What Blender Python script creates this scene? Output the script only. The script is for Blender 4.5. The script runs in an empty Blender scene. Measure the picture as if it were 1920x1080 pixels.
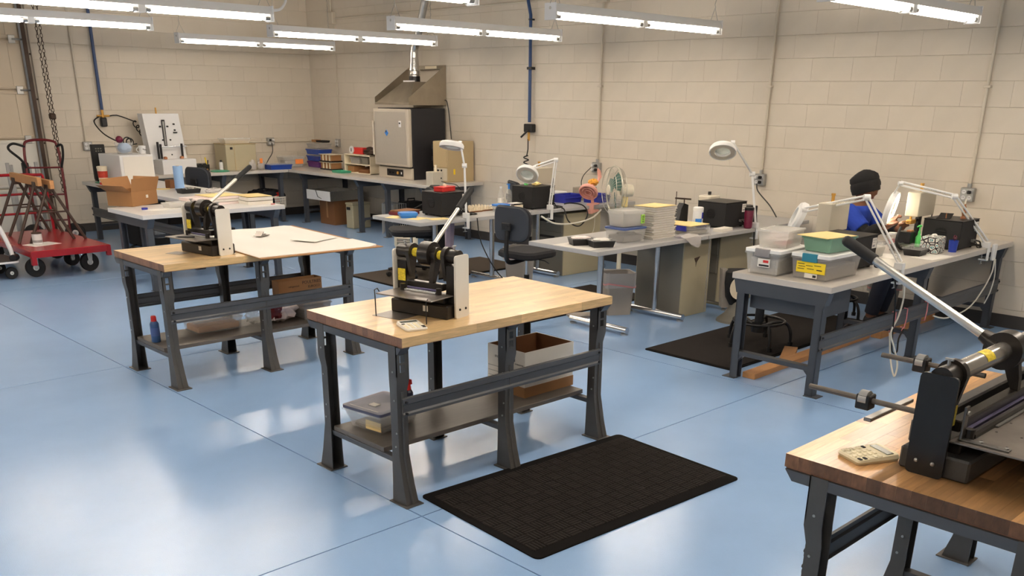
import bpy, bmesh, math, random
from mathutils import Vector, Matrix, Euler

S = bpy.context.scene
COL = S.collection
rnd = random.Random(7)
PI = math.pi

# ---------------------------------------------------------------- camera
CAM_H = 1.85
yaw, pitch, roll = 0.77283, 0.36644, 0.012674
F = Vector((math.sin(yaw)*math.cos(pitch), math.cos(yaw)*math.cos(pitch), -math.sin(pitch)))
R0 = Vector((math.cos(yaw), -math.sin(yaw), 0)); U0 = R0.cross(F)
Rv = math.cos(roll)*R0 + math.sin(roll)*U0
Uv = -math.sin(roll)*R0 + math.cos(roll)*U0
cam = bpy.data.cameras.new('camera')
cam.sensor_width = 36; cam.lens = 1720.15*36/1920
cam.shift_x = (960-975.37)/1920; cam.shift_y = (842.62-540)/1920
cam.clip_start = 0.05; cam.clip_end = 100
co = bpy.data.objects.new('camera', cam); COL.objects.link(co)
m = Matrix((Rv, Uv, -F)).transposed().to_4x4(); m.translation = (0, 0, CAM_H)
co.matrix_world = m
S.camera = co

# ---------------------------------------------------------------- world and exposure
wd = bpy.data.worlds.new('world'); S.world = wd; wd.use_nodes = True
wd.node_tree.nodes['Background'].inputs[0].default_value = (0.55, 0.62, 0.75, 1)
wd.node_tree.nodes['Background'].inputs[1].default_value = 0.3
S.view_settings.view_transform = 'Standard'
S.view_settings.look = 'None'
S.view_settings.gamma = 1
S.view_settings.use_curve_mapping = False
S.view_settings.exposure = 0.46
TUBE_STRENGTH = 30.0

# ---------------------------------------------------------------- materials
def lin(c):
    return tuple(((v/255)/12.92 if v/255 <= 0.04045 else ((v/255+0.055)/1.055)**2.4) for v in c)
MATS = {}
def mat(name, col, rough=0.5, metal=0.0, var=0.0, scale=12.0, bump=0.0, bscale=120.0, alpha=1.0,
        emit=None, coat=0.0, rand=0.0, spec=0.5, stretch=None, trans=0.0):
    m = bpy.data.materials.new(name); m.use_nodes = True; MATS[name] = m
    nt = m.node_tree; b = nt.nodes['Principled BSDF']; N = nt.nodes.new; L = nt.links.new
    c = lin(col)
    b.inputs['Base Color'].default_value = (*c, 1)
    b.inputs['Roughness'].default_value = rough
    b.inputs['Metallic'].default_value = metal
    b.inputs['Specular IOR Level'].default_value = spec
    b.inputs['Coat Weight'].default_value = coat
    b.inputs['Coat Roughness'].default_value = 0.15
    b.inputs['Alpha'].default_value = alpha
    b.inputs['Transmission Weight'].default_value = trans
    if emit:
        b.inputs['Emission Color'].default_value = (*lin(emit[0]), 1)
        b.inputs['Emission Strength'].default_value = emit[1]
    tc = None
    def coords(st=None):
        nonlocal tc
        if tc is None: tc = N('ShaderNodeTexCoord')
        if st:
            mp = N('ShaderNodeMapping'); mp.inputs['Scale'].default_value = st
            L(tc.outputs['Object'], mp.inputs['Vector']); return mp.outputs[0]
        return tc.outputs['Object']
    if var or rand:
        last = None
        if var:
            no = N('ShaderNodeTexNoise'); no.inputs['Scale'].default_value = scale
            no.inputs['Detail'].default_value = 6; no.inputs['Roughness'].default_value = 0.6
            L(coords(stretch), no.inputs['Vector'])
            mr = N('ShaderNodeMapRange'); mr.inputs[1].default_value = 0.25; mr.inputs[2].default_value = 0.75
            mr.inputs[3].default_value = 1-var; mr.inputs[4].default_value = 1+var
            L(no.outputs['Fac'], mr.inputs[0]); last = mr.outputs[0]
        if rand:
            oi = N('ShaderNodeObjectInfo')
            mr = N('ShaderNodeMapRange'); mr.inputs[3].default_value = 1-rand; mr.inputs[4].default_value = 1+rand*0.6
            L(oi.outputs['Random'], mr.inputs[0])
            if last is None: last = mr.outputs[0]
            else:
                mu = N('ShaderNodeMath'); mu.operation = 'MULTIPLY'; L(last, mu.inputs[0]); L(mr.outputs[0], mu.inputs[1]); last = mu.outputs[0]
        vm = N('ShaderNodeVectorMath'); vm.operation = 'SCALE'; vm.inputs[0].default_value = c
        L(last, vm.inputs['Scale']); L(vm.outputs[0], b.inputs['Base Color'])
    if bump:
        no = N('ShaderNodeTexNoise'); no.inputs['Scale'].default_value = bscale; no.inputs['Detail'].default_value = 3
        L(coords(), no.inputs['Vector'])
        bp = N('ShaderNodeBump'); bp.inputs['Strength'].default_value = bump; bp.inputs['Distance'].default_value = 0.004
        L(no.outputs['Fac'], bp.inputs['Height']); L(bp.outputs[0], b.inputs['Normal'])
    return m

mat('block_paint', (212,202,186), 0.55, var=0.035, scale=3, bump=0.12, bscale=60, rand=0.02)
mat('wall_joint', (196,186,168), 0.7)
mat('floor_epoxy', (148,183,226), 0.15, var=0.05, scale=1.6, bump=0.14, bscale=190, spec=0.8)
mat('joint_dark', (34,40,52), 0.9, spec=0.1)
mat('ceiling_paint', (196,192,184), 0.8)
mat('base_rubber', (58,54,52), 0.6)
mat('door_beige', (206,190,166), 0.5, var=0.03, scale=2)
mat('door_white', (226,222,212), 0.5)
mat('track_dark', (70,54,44), 0.5, metal=0.4, var=0.3, scale=9)
mat('galv', (176,176,174), 0.38, metal=0.8, var=0.12, scale=14)
mat('conduit_paint', (206,197,180), 0.5)
mat('blue_pipe', (38,68,116), 0.35)
mat('black_plastic', (22,22,24), 0.4)
mat('black_matte', (26,25,26), 0.75)
mat('black_rubber', (24,24,25), 0.7)
mat('white_enamel', (226,226,226), 0.35)
mat('lamp_white', (232,232,230), 0.3)
mat('tube_glow', (255,255,250), 0.4, emit=((255,239,220), TUBE_STRENGTH))
mat('lever_steel', (206,204,198), 0.32, metal=0.9)
mat('chrome', (214,214,214), 0.2, metal=1.0)
mat('steel', (150,148,145), 0.3, metal=0.9, var=0.15, scale=9)
mat('plate_steel', (140,133,126), 0.32, metal=0.75, var=0.25, scale=7)
mat('stainless', (168,158,142), 0.34, metal=0.85, var=0.12, scale=5)
mat('bench_steel', (84,86,90), 0.42, metal=0.25, var=0.06, scale=6)
mat('bench_blue', (70,74,81), 0.42, metal=0.2, var=0.05, scale=6)
mat('leg_dark', (84,82,80), 0.4, metal=0.3, var=0.1, scale=10)
mat('laminate_grey', (176,175,174), 0.34, var=0.03, scale=140)
mat('shavings', (112,106,102), 0.8, var=0.4, scale=150, bump=0.8, bscale=160)
mat('laminate', (194,188,180), 0.34, var=0.04, scale=140)
mat('laminate_edge', (190,184,174), 0.5, var=0.05, scale=140)
mat('laminate_white', (214,212,210), 0.3, var=0.02, scale=60)
mat('shelf_grey', (98,92,86), 0.45, var=0.12, scale=7, stretch=(1,6,1))
mat('carpet_black', (40,36,34), 0.95, var=0.35, scale=220, bump=0.8, bscale=260, spec=0.2)
mat('carpet_brown', (74,66,58), 0.95, var=0.3, scale=220, bump=0.6, bscale=260, spec=0.2)
mat('mat_edge', (22,20,20), 0.95, spec=0.1)
def wood(name, c, darker, rough, rand):
    m = mat(name, c, rough, var=0.24, scale=9, stretch=(1.2,14,14), rand=rand, coat=0.25)
    return m
wood('maple', (222,188,136), 0.8, 0.30, 0.18)
wood('maple_end', (142,102,76), 0.8, 0.45, 0.32)
wood('walnut_maple', (198,150,98), 0.8, 0.30, 0.55)
mat('walnut_end', (116,82,58), 0.5, var=0.45, scale=22, stretch=(1,2.2,1), rand=0.45)
mat('lumber', (190,138,88), 0.6, var=0.12, scale=7, stretch=(1,8,8))
mat('cardboard', (160,116,74), 0.8, var=0.05, scale=8)
mat('cardboard_dark', (124,82,48), 0.85, var=0.06, scale=8)
mat('box_white', (232,226,214), 0.6, var=0.02, scale=6)
mat('paper', (228,224,216), 0.7)
mat('paper_pink', (242,226,222), 0.7)
mat('paper_yellow', (240,218,150), 0.7)
mat('manila', (232,206,142), 0.7, var=0.05, scale=10)
mat('label_yellow', (246,216,40), 0.6)
mat('sticker_yellow', (232,206,52), 0.5, var=0.35, scale=110)
mat('label_green', (176,232,92), 0.6)
mat('label_orange', (255,146,70), 0.6)
mat('ink', (30,28,30), 0.7)
mat('clear_plastic', (236,236,234), 0.2, alpha=0.2)
mat('frost_plastic', (238,236,230), 0.35, alpha=0.30)
mat('grey_plastic_clear', (196,192,188), 0.25, alpha=0.36)
mat('lid_white', (240,240,238), 0.4)
mat('lid_blue', (76,96,150), 0.4)
mat('lid_navy', (78,80,102), 0.35)
mat('green_plastic', (118,160,140), 0.35, alpha=0.86)
mat('teal', (44,128,152), 0.4)
mat('grey_clip', (142,138,138), 0.4)
mat('blue_bright', (56,130,214), 0.35)
mat('blue_royal', (40,50,160), 0.4)
mat('blue_cup', (34,62,166), 0.35)
mat('blue_tub', (34,70,158), 0.35)
mat('purple_tub', (96,48,120), 0.35)
mat('grey_tub', (150,140,124), 0.5)
mat('bin_grey', (160,152,142), 0.5)
mat('bag_clear', (236,230,226), 0.25, alpha=0.42)
mat('bag_pink', (232,150,150), 0.3, alpha=0.8)
mat('cast_black', (44,39,35), 0.3, metal=0.35, var=0.12, scale=14)
mat('cast_grey', (70,68,66), 0.5, metal=0.2, bump=0.25, bscale=300)
mat('guard_white', (216,212,202), 0.45, var=0.02, scale=5)
mat('guard_black', (20,20,21), 0.35)
mat('purple_steel', (110,104,140), 0.3, metal=0.6)
mat('calc_cream', (222,210,176), 0.45)
mat('calc_white', (230,226,216), 0.45)
mat('calc_key', (236,226,196), 0.45)
mat('lcd', (96,100,92), 0.25)
mat('oven_beige', (190,180,164), 0.42, var=0.02, scale=3)
mat('oven_door', (176,168,156), 0.4, metal=0.2, var=0.03, scale=40)
mat('oven_black', (34,34,38), 0.5)
mat('box_beige', (180,160,122), 0.5, var=0.02, scale=4)
mat('device_beige', (194,186,168), 0.5)
mat('cabinet_olive', (176,166,138), 0.45, var=0.02, scale=3)
mat('cabinet_dark', (122,118,108), 0.45, var=0.03, scale=3)
mat('red_paint', (156,26,36), 0.25, var=0.05, scale=5)
mat('red_dark', (104,22,28), 0.35)
mat('red_plastic', (208,44,40), 0.4)
mat('rod_steel', (104,98,92), 0.5, metal=0.5, var=0.15, scale=30)
mat('shaft_steel', (196,192,186), 0.25, metal=0.85, var=0.06, scale=20)
mat('rust_steel', (74,58,50), 0.6, metal=0.3, var=0.25, scale=12)
mat('hub_white', (222,220,214), 0.4)
mat('lens', (226,236,232), 0.08, alpha=0.35)
mat('lens_ring', (196,190,178), 0.5)
mat('ring_glow', (255,250,235), 0.4, emit=((255,244,214), 14.0))
mat('towel_blue', (146,182,226), 0.8, var=0.03, scale=30)
mat('skin', (118,78,58), 0.5)
mat('shirt_blue', (30,64,168), 0.85, var=0.1, scale=9)
mat('cloth_black', (22,21,22), 0.9, var=0.15, scale=20)
mat('cloth_navy', (36,40,54), 0.85)
mat('cloth_lilac', (176,158,170), 0.9, var=0.08, scale=12)
mat('upholstery', (34,34,38), 0.85, bump=0.3, bscale=400)
mat('chair_shell', (52,56,64), 0.5)
mat('pink', (236,172,156), 0.5)
mat('flame_cloth', (226,160,60), 0.7, var=0.5, scale=60)
mat('fan_white', (222,214,194), 0.4)
mat('fan_green', (96,136,124), 0.35, alpha=0.85)
mat('fan_wire', (200,196,182), 0.35, metal=0.5)
mat('gold', (210,160,80), 0.35, metal=0.6)
mat('copper', (168,110,72), 0.5)
mat('maroon', (104,24,52), 0.3)
mat('green_bright', (96,214,110), 0.4)
mat('cord_black', (20,20,20), 0.5)
mat('cord_white', (226,222,208), 0.5)
mat('cord_pink', (226,140,144), 0.6)
mat('wax_grey', (172,166,160), 0.8, var=0.35, scale=160, bump=0.8, bscale=160)
mat('egg_carton', (206,192,166), 0.9, var=0.05, scale=20)
mat('red_bag', (196,40,32), 0.3, var=0.2, scale=14)
mat('black_bag', (40,40,44), 0.25, bump=0.8, bscale=18)
mat('wicker_white', (224,216,204), 0.5)
mat('coffee_label', (198,62,42), 0.5, var=0.4, scale=16)
mat('cream', (234,222,196), 0.5)
mat('can_blue', (52,84,130), 0.3)
mat('can_navy', (24,30,56), 0.3)
mat('can_red', (204,40,36), 0.4)
mat('foil', (200,198,194), 0.25, metal=0.9, bump=0.6, bscale=30)
mat('teal_mug', (64,176,186), 0.4)
mat('purple_item', (140,50,110), 0.4)
mat('green_lid', (70,168,132), 0.4)

# patterned tissue cover: procedural tile pattern
def tile_pattern():
    m = bpy.data.materials.new('tile_print'); m.use_nodes = True; MATS['tile_print'] = m
    nt = m.node_tree; b = nt.nodes['Principled BSDF']; N = nt.nodes.new; L = nt.links.new
    tc = N('ShaderNodeTexCoord'); w = N('ShaderNodeTexVoronoi'); w.inputs['Scale'].default_value = 24; w.feature = 'DISTANCE_TO_EDGE'
    L(tc.outputs['Object'], w.inputs['Vector'])
    r = N('ShaderNodeValToRGB'); r.color_ramp.interpolation = 'CONSTANT'
    cols = [(0.0,(40,34,40)),(0.08,(232,228,218)),(0.22,(60,140,150)),(0.32,(226,222,212)),(0.42,(180,96,60))]
    while len(r.color_ramp.elements) < len(cols): r.color_ramp.elements.new(0.5)
    for e,(p,c) in zip(r.color_ramp.elements, cols): e.position = p; e.color = (*lin(c),1)
    L(w.outputs['Distance'], r.inputs[0]); L(r.outputs[0], b.inputs['Base Color'])
    b.inputs['Roughness'].default_value = 0.6
tile_pattern()

# ---------------------------------------------------------------- mesh builder
class MB:
    def __init__(s): s.v = []; s.f = []; s.mi = []; s.cur = 0
    def _add(s, vs, fs):
        o = len(s.v); s.v += [tuple(p) for p in vs]
        for f in fs: s.f.append(tuple(i+o for i in f)); s.mi.append(s.cur)
        return s
    def box(s, x0, x1, y0, y1, z0, z1, b=0.0):
        if b <= 0:
            vs = [(x,y,z) for z in (z0,z1) for y in (y0,y1) for x in (x0,x1)]
            return s._add(vs, [(0,2,3,1),(4,5,7,6),(0,1,5,4),(2,6,7,3),(0,4,6,2),(1,3,7,5)])
        b = min(b, (x1-x0)*.49, (y1-y0)*.49, (z1-z0)*.49)
        vs = []; idx = {}
        for i in (0,1):
            for j in (0,1):
                for k in (0,1):
                    X = (x0,x1)[i]; Y = (y0,y1)[j]; Z = (z0,z1)[k]
                    ix = X+(b if i==0 else -b); iy = Y+(b if j==0 else -b); iz = Z+(b if k==0 else -b)
                    for a,p in enumerate(((X,iy,iz),(ix,Y,iz),(ix,iy,Z))):
                        idx[i,j,k,a] = len(vs); vs.append(p)
        fs = []
        for t in (0,1):
            fs.append((idx[t,0,0,0],idx[t,1,0,0],idx[t,1,1,0],idx[t,0,1,0]))
            fs.append((idx[0,t,0,1],idx[1,t,0,1],idx[1,t,1,1],idx[0,t,1,1]))
            fs.append((idx[0,0,t,2],idx[1,0,t,2],idx[1,1,t,2],idx[0,1,t,2]))
        for p in (0,1):
            for q in (0,1):
                fs.append((idx[0,p,q,1],idx[1,p,q,1],idx[1,p,q,2],idx[0,p,q,2]))
                fs.append((idx[p,0,q,0],idx[p,1,q,0],idx[p,1,q,2],idx[p,0,q,2]))
                fs.append((idx[p,q,0,0],idx[p,q,1,0],idx[p,q,1,1],idx[p,q,0,1]))
        for i in (0,1):
            for j in (0,1):
                for k in (0,1): fs.append((idx[i,j,k,0],idx[i,j,k,1],idx[i,j,k,2]))
        return s._add(vs, fs)
    def loft(s, rings, cap0=True, cap1=True, closed=True):
        n = len(rings[0]); vs = [p for r in rings for p in r]; fs = []
        for a in range(len(rings)-1):
            for i in range(n if closed else n-1):
                j = (i+1) % n
                fs.append((a*n+i, a*n+j, (a+1)*n+j, (a+1)*n+i))
        if cap0: fs.append(tuple(range(n))[::-1])
        if cap1: fs.append(tuple((len(rings)-1)*n+i for i in range(n)))
        return s._add(vs, fs)
    def cyl(s, p0, p1, r0, r1=None, n=12, caps=True):
        p0 = Vector(p0); p1 = Vector(p1); r1 = r0 if r1 is None else r1
        d = (p1-p0).normalized(); a = d.orthogonal().normalized(); b = d.cross(a)
        ring = lambda c,r: [c+(a*math.cos(2*PI*i/n)+b*math.sin(2*PI*i/n))*r for i in range(n)]
        return s.loft([ring(p0,r0), ring(p1,r1)], caps, caps)
    def tube(s, pts, r, n=6, caps=True, smooth=0):
        P = [Vector(p) for p in pts]
        if smooth: P = catmull(P, smooth)
        rings = []; ref = None
        for i,p in enumerate(P):
            d = (P[min(i+1,len(P)-1)]-P[max(i-1,0)])
            d = d.normalized() if d.length > 1e-9 else Vector((0,0,1))
            if ref is None: a = d.orthogonal().normalized()
            else:
                a = ref - d*ref.dot(d); a = a.normalized() if a.length > 1e-6 else d.orthogonal().normalized()
            ref = a; b = d.cross(a)
            rr = r[i] if isinstance(r,(list,tuple)) else r
            rings.append([p+(a*math.cos(2*PI*k/n)+b*math.sin(2*PI*k/n))*rr for k in range(n)])
        return s.loft(rings, caps, caps)
    def lathe(s, prof, c=(0,0,0), n=20, cap0=True, cap1=True):
        rings = [[(c[0]+r*math.cos(2*PI*i/n), c[1]+r*math.sin(2*PI*i/n), c[2]+z) for i in range(n)] for r,z in prof]
        return s.loft(rings, cap0, cap1)
    def prism(s, poly, a0, a1, plane='xy'):
        f = {'xy':lambda u,v,w:(u,v,w),'xz':lambda u,v,w:(u,w,v),'yz':lambda u,v,w:(w,u,v)}[plane]
        return s.loft([[f(u,v,a0) for u,v in poly],[f(u,v,a1) for u,v in poly]])
    def sphere(s, c, r, n=14, m=8):
        r = (r,r,r) if not isinstance(r,(tuple,list)) else r
        rings = []
        for j in range(m+1):
            t = PI*j/m; q = max(math.sin(t),0.02)
            rings.append([(c[0]+r[0]*q*math.cos(2*PI*i/n), c[1]+r[1]*q*math.sin(2*PI*i/n), c[2]-r[2]*math.cos(t)) for i in range(n)])
        return s.loft(rings)
    def torus(s, c, R, r, axis='z', n=24, m=8, a0=0, a1=2*PI):
        pts = []
        full = abs(a1-a0-2*PI) < 1e-6
        for i in range(n+1):
            t = a0+(a1-a0)*i/n; u = R*math.cos(t); v = R*math.sin(t)
            pts.append({'z':(c[0]+u,c[1]+v,c[2]),'x':(c[0],c[1]+u,c[2]+v),'y':(c[0]+u,c[1],c[2]+v)}[axis])
        return s.tube(pts, r, m, caps=not full)
    def tray(s, x0, x1, y0, y1, z0, z1, t=0.003, flare=0.0):
        # open-topped box with thickness
        o = flare
        ring = lambda a,b,c,d,z: [(a,c,z),(b,c,z),(b,d,z),(a,d,z)]
        return s.loft([ring(x0+o,x1-o,y0+o,y1-o,z0), ring(x0,x1,y0,y1,z1), ring(x0+t,x1-t,y0+t,y1-t,z1), ring(x0+o+t,x1-o-t,y0+o+t,y1-o-t,z0+t)])
    def xf(s, M, start=0):
        for i in range(start, len(s.v)): s.v[i] = tuple(M @ Vector(s.v[i]))
        return s
    def mesh(s, name, mats, flat=False):
        me = bpy.data.meshes.new(name); me.from_pydata(s.v, [], s.f)
        mats = mats if isinstance(mats,(list,tuple)) else [mats]
        for k in mats: me.materials.append(MATS[k])
        if len(mats) > 1: me.polygons.foreach_set('material_index', s.mi)
        bm = bmesh.new(); bm.from_mesh(me); bmesh.ops.recalc_face_normals(bm, faces=bm.faces); bm.to_mesh(me); bm.free()
        if not flat: me.shade_smooth(); me.set_sharp_from_angle(angle=math.radians(32))
        return me
def catmull(P, k):
    out = []
    for i in range(len(P)-1):
        p0 = P[max(i-1,0)]; p1 = P[i]; p2 = P[i+1]; p3 = P[min(i+2,len(P)-1)]
        for j in range(k):
            t = j/k
            out.append(0.5*((2*p1)+(p2-p0)*t+(2*p0-5*p1+4*p2-p3)*t*t+(3*p1-p0-3*p2+p3)*t*t*t))
    out.append(P[-1]); return out
def rrect(x0,x1,y0,y1,r,n=4):
    pts = []
    for cx,cy,a in ((x1-r,y1-r,0),(x0+r,y1-r,PI/2),(x0+r,y0+r,PI),(x1-r,y0+r,1.5*PI)):
        for i in range(n+1):
            t = a+PI/2*i/n; pts.append((cx+r*math.cos(t), cy+r*math.sin(t)))
    return pts

def link(name, me): 
    o = bpy.data.objects.new(name, me); COL.objects.link(o); return o
def tag(o, label=None, cat=None, group=None, kind=None):
    if label: o['label'] = label
    if cat: o['category'] = cat
    if group: o['group'] = group
    if kind: o['kind'] = kind
    return o
def thing(name, label, cat, loc=(0,0,0), rz=0.0, group=None):
    o = link(name, None); o.location = loc; o.rotation_euler = (0,0,rz); o.empty_display_size = 0.05
    return tag(o, label, cat, group)
def part(name, mb, mats, parent, label=None, kind=None):
    o = link(name, mb.mesh(name, mats) if isinstance(mb, MB) else mb); o.parent = parent
    return tag(o, label, None, None, kind)
def single(name, mb, mats, label, cat, loc=(0,0,0), rz=0.0, group=None):
    o = link(name, mb.mesh(name, mats)); o.location = loc; o.rotation_euler = (0,0,rz)
    return tag(o, label, cat, group)
def dup(root, loc=None, rz=None, label=None, group=None):
    r = root.copy(); COL.objects.link(r)
    if loc is not None: r.location = loc
    if rz is not None: r.rotation_euler = (0,0,rz)
    if label: r['label'] = label
    if group: r['group'] = group
    for ch in list(root.children):
        c = ch.copy(); COL.objects.link(c); c.parent = r
        for g in list(ch.children):
            d = g.copy(); COL.objects.link(d); d.parent = c
    return r
def text(name, s, size, matn, parent, loc, rot, label=None, ext=0.0004):
    cu = bpy.data.curves.new(name, 'FONT'); cu.body = s; cu.size = size; cu.extrude = ext; cu.align_x = 'CENTER'; cu.align_y = 'CENTER'
    cu.resolution_u = 2
    t = bpy.data.objects.new(name, cu); COL.objects.link(t)
    dg = bpy.context.evaluated_depsgraph_get(); dg.update()
    me = bpy.data.meshes.new_from_object(t.evaluated_get(dg)); me.name = name
    bpy.data.objects.remove(t); me.materials.clear(); me.materials.append(MATS[matn])
    o = link(name, me); o.parent = parent; o.location = loc; o.rotation_euler = rot
    return tag(o, label)
# rotation that stands a text up so that it reads on a face with the given outward normal
ROT = {'-y':(PI/2,0,0), '-x':(PI/2,0,-PI/2), '+x':(PI/2,0,PI/2), '+z':(0,0,0)}
# ================================================================= the setting
WX = 8.624; BY = 13.78; LX = -5.5; FY = -4.5; CZ = 4.3
# floor: concrete bays under blue epoxy with saw-cut joints
fl = link('floor', MB().box(LX-.1, WX+.2, FY-.1, BY+.2, -0.12, -0.012).mesh('floor','joint_dark')); tag(fl, kind='structure')
xs = [LX,-0.6,2.41,5.42,WX+.05]; ys = [FY,-0.32,3.13,6.58,10.03,BY+.05]; g = 0.0036
for i in range(len(xs)-1):
    for j in range(len(ys)-1):
        o = part('slab', MB().box(xs[i]+g, xs[i+1]-g, ys[j]+g, ys[j+1]-g, -0.05, 0), 'floor_epoxy', fl)
# walls
wr = link('wall_right', MB().box(WX+.006, WX+.2, FY, BY+.2, 0, CZ).mesh('wall_right','wall_joint')); tag(wr, kind='structure')
wb = link('wall_back', MB().box(4.40, WX+.2, BY+.006, BY+.2, 0, CZ).box(LX,4.40,BY+.006,BY+.2,3.1,CZ).box(LX,1.2,BY+.006,BY+.2,0,3.1).mesh('wall_back','wall_joint')); tag(wb, kind='structure')
wl = link('wall_left', MB().box(LX-.2, LX, FY, BY+.2, 0, CZ).mesh('wall_left','block_paint')); tag(wl, kind='structure')
wf = link('wall_front', MB().box(LX-.2, WX+.2, FY-.2, FY, 0, CZ).mesh('wall_front','block_paint')); tag(wf, kind='structure')
cl = link('ceiling', MB().box(LX-.2, WX+.2, FY-.2, BY+.2, CZ, CZ+.1).mesh('ceiling','ceiling_paint')); tag(cl, kind='structure')
# concrete blocks: running bond, horizontal joints a little deeper than the upright ones
CH = 0.2073; BL = 0.4146; ZP = 0.160
def block_mesh(L, H, ax):
    # front face chamfered: wide on bed joints, narrow on head joints; depth 8 mm
    mb = MB(); bz = 0.0035; bx = 0.0008; d = 0.0045
    f = [(-L/2+bx,-H/2+bz),(L/2-bx,-H/2+bz),(L/2-bx,H/2-bz),(-L/2+bx,H/2-bz)]
    k = [(-L/2,-H/2),(L/2,-H/2),(L/2,H/2),(-L/2,H/2)]
    if ax == 'x': rings = [[(0.007,u,v) for u,v in k],[(d*.6,u,v) for u,v in k],[(0,u,v) for u,v in f]]
    else: rings = [[(u,0.007,v) for u,v in k],[(u,d*.6,v) for u,v in k],[(u,0,v) for u,v in f]]
    mb.loft(rings); return mb
cache = {}
def blocks(ax, wall, a0, a1, nz, off, near):
    items = []
    for k in range(-1, nz):
        z0 = max(ZP+CH*k, 0.0); z1 = ZP+CH*(k+1)
        s = off + (BL/2 if k % 2 else 0)
        n0 = math.floor((a0-s)/BL); a = s+n0*BL
        while a < a1:
            u0 = max(a,a0); u1 = min(a+BL,a1); a += BL
            if u1-u0 < 0.03: continue
            items.append(((u0+u1)/2,(z0+z1)/2,u1-u0,z1-z0))
    items.sort(key=near)
    rest = MB()
    for q,(u,z,L,H) in enumerate(items):
        key = (ax, round(L-0.0003,4), round(H-0.0012,4))
        if q < 300:
            if key not in cache: cache[key] = block_mesh(key[1], key[2], ax).mesh('block','block_paint',True)
            o = part('block', cache[key], None, wall)
            o.location = (WX,u,z) if ax == 'x' else (u,BY,z)
        else:
            b = block_mesh(key[1], key[2], ax)
            b.xf(Matrix.Translation((WX,u,z) if ax == 'x' else (u,BY,z)))
            rest._add(b.v, b.f)
    if rest.v: part('block_rest', rest.mesh('block_rest','block_paint',True), None, wall, kind='stuff')
blocks('x', wr, FY, BY, 15, 3.04, lambda t: abs(t[0]-4.6)+ (100 if t[0] < 2.2 or t[1] > 2.75 else 0) + max(0,t[0]-7)*0.2)
blocks('y', wb, 4.42, WX, 15, 0.20, lambda t: t[1])
def plain_wall(name, mb): return tag(link(name, mb.mesh(name,'base_rubber')), kind='structure')
plain_wall('baseboard_right', MB().box(WX-.008, WX, FY, BY-.008, 0, 0.115, 0.002))
plain_wall('baseboard_back', MB().box(4.55, WX-.008, BY-.008, BY, 0, 0.115, 0.002))
# sectional overhead door with panels, hinges and its side track
dr = link('door_1', MB().box(1.2, 4.36, BY+.06, BY+.1, 0, 3.1).mesh('door_1','door_beige')); tag(dr, kind='structure')
zz = [0.0,0.63,1.25,1.86,2.47,3.08]
for k in range(5):
    p = part('panel', MB().box(1.2,4.33,BY+.02,BY+.06,zz[k]+.006,zz[k+1]-.006,0.006), 'door_white' if k < 2 else 'door_beige', dr)
    part('rail', MB().box(1.2,4.33,BY+.004,BY+.02,zz[k+1]-.05,zz[k+1]-.02,0.004).box(1.2,4.33,BY+.004,BY+.02,zz[k]+.02,zz[k]+.05,0.004), 'door_white' if k<2 else 'door_beige', p)
    part('end_stile', MB().box(4.18,4.33,BY+.012,BY+.02,zz[k]+.01,zz[k+1]-.01,0.002), 'door_white' if k<2 else 'door_beige', p)
    if k: part('roller_hinge', MB().cyl((4.24,BY-.01,zz[k]),(4.40,BY-.01,zz[k]),0.012,n=8).box(4.2,4.28,BY-.012,BY+.012,zz[k]-.05,zz[k]+.05,0.004), 'galv', p)
part('track', MB().box(4.385,4.40,BY-.06,BY+.004,0.02,3.05,0.002).box(4.35,4.40,BY-.065,BY-.055,0.02,3.05,0.002), 'track_dark', dr)
part('track_angle', MB().box(4.40,4.455,BY-.006,BY+.004,0.0,3.05,0.001).box(4.44,4.447,BY-.05,BY+.004,0.0,3.05,0.001), 'conduit_paint', dr)
for z in (0.5,1.2,1.75,2.3): part('track_bolt', MB().cyl((4.43,BY-.02,z),(4.43,BY,z),0.012,n=6), 'track_dark', dr)

# ---------------------------------------------------------------- fluorescent strip lights
HL = 1.10; FZ = 2.463
def fixture_proto():
    t = thing('strip_light', '', 'ceiling light')
    part('housing', MB().prism([(-.06,0),(.06,0),(.034,.062),(-.034,.062)], -HL, HL, 'yz'), 'white_enamel', t)
    for sx in (-1,1):
        e = part('end_plate', MB().box(sx*HL-.004, sx*HL+.004, -.062,.062,-.055,.066,0.002), 'white_enamel', t)
        part('knockout', MB().cyl((sx*(HL+.005),0,.03),(sx*(HL+.002),0,.03),.012,n=10), 'galv', e)
        part('socket', MB().box(sx*(HL-.015)-.012, sx*(HL-.015)+.012, -.052,.052,-.05,0.002,0.004), 'lamp_white', t)
    part('centre_socket', MB().box(-.03,.03,-.052,.052,-.05,0.002,0.004), 'lamp_white', t)
    for s0,s1 in ((-HL+.035,-.035),(.035,HL-.035)):
        for y in (-.032,.032):
            part('tube', MB().cyl((s0+.03,y,-.028),(s1-.03,y,-.028),0.0165,n=10), 'tube_glow', t)
            part('tube_cap', MB().cyl((s0-.012,y,-.028),(s0+.035,y,-.028),0.0172,n=10), 'galv', t)
            part('tube_cap', MB().cyl((s1-.035,y,-.028),(s1+.012,y,-.028),0.0172,n=10), 'galv', t)
    for sx in (-1,1):
        x = sx*(HL-.05)
        mb = MB().tube([(x-.055,0,.06),(x,0,.17),(x+.055,0,.06)],0.0028,5)
        # beaded hanging chain
        z = .17; k = 0
        while z < CZ-FZ:
            mb.cyl((x-(.006 if k%2 else 0),-(0 if k%2 else .006),z),(x+(.006 if k%2 else 0),(0 if k%2 else .006),z+.03),0.003,n=4); z += .03; k += 1
        part('hanging_chain', mb, 'galv', t)
    return t
proto = fixture_proto()
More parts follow.
